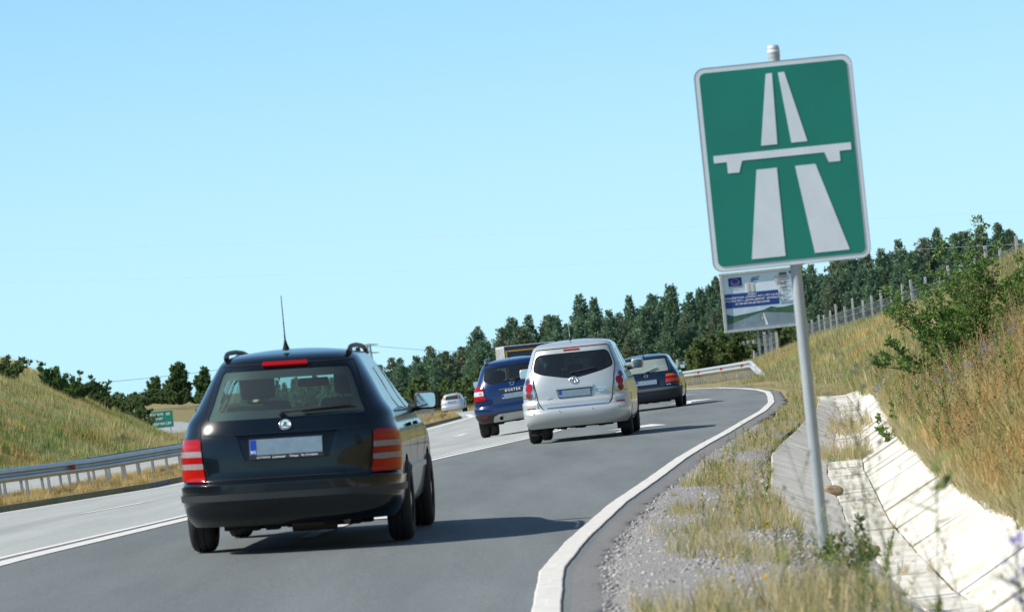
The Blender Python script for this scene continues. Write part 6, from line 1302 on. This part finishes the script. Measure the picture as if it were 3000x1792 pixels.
# olive deciduous bushes in front of the forest
FB = [bmesh_of(3.4, 4.6, 20, 36, 16, .26, c, 40+i, up=.5, trunk_r=.04) for i, c in enumerate((LO+LL[2:], LO+LD_[:2], LO+LG[:1]))]
fs = []
for i in range(10): fs.append((-12.5+i*1.9+random.uniform(-.6, .6), 372+random.uniform(-14, 14), random.uniform(.8, 1.25), 'olive deciduous bush at the forest edge behind the far silver car'))
for i in range(9): fs.append((11.0+i*1.0+random.uniform(-.4, .4), 250+random.uniform(-10, 14), random.uniform(.55, .85), 'light green bush at the forest edge behind the small dark hatchback'))
for i in range(9): fs.append((18.2+i*.75+random.uniform(-.4, .4), 214-i*9+random.uniform(-3, 3), random.uniform(.42, .62), 'light green bush growing through the fence on the right bank'))
ORD = ['leftmost', 'second from the left', 'third from the left', 'fourth from the left', 'fifth from the left', 'fifth from the right', 'fourth from the right', 'third from the right', 'second from the right', 'rightmost']
grp = {}
for q_ in fs: grp.setdefault(q_[3], []).append(q_)
fs2 = []
for lb, L_ in grp.items():
    L_.sort(key=lambda q_: q_[0]/q_[1]); o_ = ORD if len(L_) == 10 else ORD[:4]+['middle one']+ORD[6:]
    fs2 += [(x, y, s_, lb.replace('at the forest edge ', '')+', '+o_[i], lb) for i, (x, y, s_, _) in enumerate(L_)]
for x, y, s_, lab_, lb in fs2: plant('bush', x, y, FB[random.randrange(3)], lab_, 'bush', lb.replace('olive deciduous bush', 'olive bushes').replace('light green bush', 'light green bushes'), s_)
# ------------------------------------------------------------------ pine forest, tree by tree
NC = [(.11, .20, .13), (.145, .23, .13), (.09, .165, .115), (.18, .26, .13)]; NB = [(.16, .205, .12), (.185, .225, .13), (.13, .175, .11)]  # needle greens paler and bluer: distance haze put into the colour
def pine(h, w, sd, cols, tip=.9):
    rg = np.random.default_rng(sd); b = MB(); b.tube([(0, 0, 0), (.02*h*rg.normal()*.3, 0, h*.5), (.0, 0, h*.99)], [.022*h, .014*h, .003*h], 6)
    LP = []; LDr = []; z = h*.10; k = 0
    while z < h*.985:
        u = z/h; R_ = w/2*((1-u)**tip*1.05+.05)*rg.uniform(.7, 1.15)*(min(1, u/.22+.45)); nb = 6 if u < .85 else 4; a0 = rg.uniform(0, 6.28)
        for i in range(nb):
            a = a0+i*2*math.pi/nb+rg.normal()*.25; L = R_*rg.uniform(.65, 1.2); rise = rg.uniform(.05, .45)*(1 if u > .5 else .6); d = np.array([math.cos(a), math.sin(a), rise])
            if L > .4 and i % 2 == 0: b.tube([(0, 0, z), tuple(np.array([0, 0, z])+d*L*.9)], [.004*h, .0015*h], 3, cap=False)
            m = max(3, int(L*8))
            for q in range(m):
                t = rg.uniform(.15, 1.0)**.7; p = np.array([0, 0, z])+d*L*t+rg.normal(size=3)*.09*np.array([1, 1, .8])*(1+L*.4)
                for _ in range(3): LP.append(p+rg.normal(size=3)*.07); dd = np.array([d[0]*.5, d[1]*.5, .55])+rg.normal(size=3)*.5; LDr.append(dd)
        z += h*.028*rg.uniform(.7, 1.3)*(1 if u < .8 else .7); k += 1
    V, F, Cc = leaf_arrays(np.array(LP), np.array(LDr), .34, cols, rg, .2); st = b.mesh('trunk'); st.materials.append(M_bark); lm = me_np('crown', V, F, Cc); lm.materials.append(M_need); return st, lm
PV = [pine(9, 6.4, 100+i, NC if i < 5 else NB, [1.0, .85, 1.15, .8, 1.0, .8, .95][i]) for i in range(7)]
SKY = tab([(-800, 2), (-560, 18), (-312, 36), (-230, 62), (-120, 78), (-42, 100), (60, 112), (178, 135), (260, 122), (330, 148), (498, 155), (700, 172), (918, 205), (1040, 222), (1158, 226), (1400, 235)])
GRP = 'dark pines of the forest on the rise'
npine = 0
def pine_label(k, row, X):
    look = 'brownish pine' if k > 4 else ('broad pine' if k in (0, 2, 4) else 'slender pine')
    rw_ = ['in the front row', 'in the second row', 'in the third row', 'in the middle of the forest', 'just below the skyline', 'on the skyline'][row]
    reg = 'seen through the estate car' if X < -330 else ('right of the estate car' if X < -90 else ('above the blue off-roader' if X < 60 else ('above the silver car' if X < 290 else ('above the dark hatchback' if X < 490 else ('around the billboard' if X < 700 else ('right of the sign pole' if X < 950 else 'behind the shrub'))))))
    return look+' '+rw_+', '+reg
for row, (yy, hf_) in enumerate([(432, .52), (462, .66), (494, .78), (530, .88), (570, .96), (616, 1.0)]):
    xx = -.066*yy-1
    while xx < .142*yy:
        y = yy+random.uniform(-13, 13); x = xx+random.uniform(-.9, .9); base = gz(x, y)-.6; X_ = x/y*9660; top = float(SKY(X_))*hf_*y/9660+CAMZ; hh = (top-base)*random.uniform(.78, 1.09)
        if row == 5: hh *= random.choice([1, 1, 1.03, .95])
        hh = max(hh, 3.); kk_ = random.choice([0, 1, 2, 3, 4, 0, 1, 2, 3, 4, 5, 6]); st, lm = PV[kk_]; lab = pine_label(kk_, row, X_); s_ = hh/9; t = empty('pine_tree', (x, y, base-.2), (random.uniform(-.02, .02), random.uniform(-.02, .02), random.uniform(0, 6.28)), lab, 'tree', GRP)
        ws_ = s_*random.uniform(.85, 1.1)*(.9 if row > 3 else 1.0); t.scale = (ws_, ws_, s_); obj('trunk', st, None, t); obj('crown', lm, None, t); npine += 1
        xx += random.uniform(2.2, 3.4)*(1 if row < 4 else .92)
print('pines', npine)
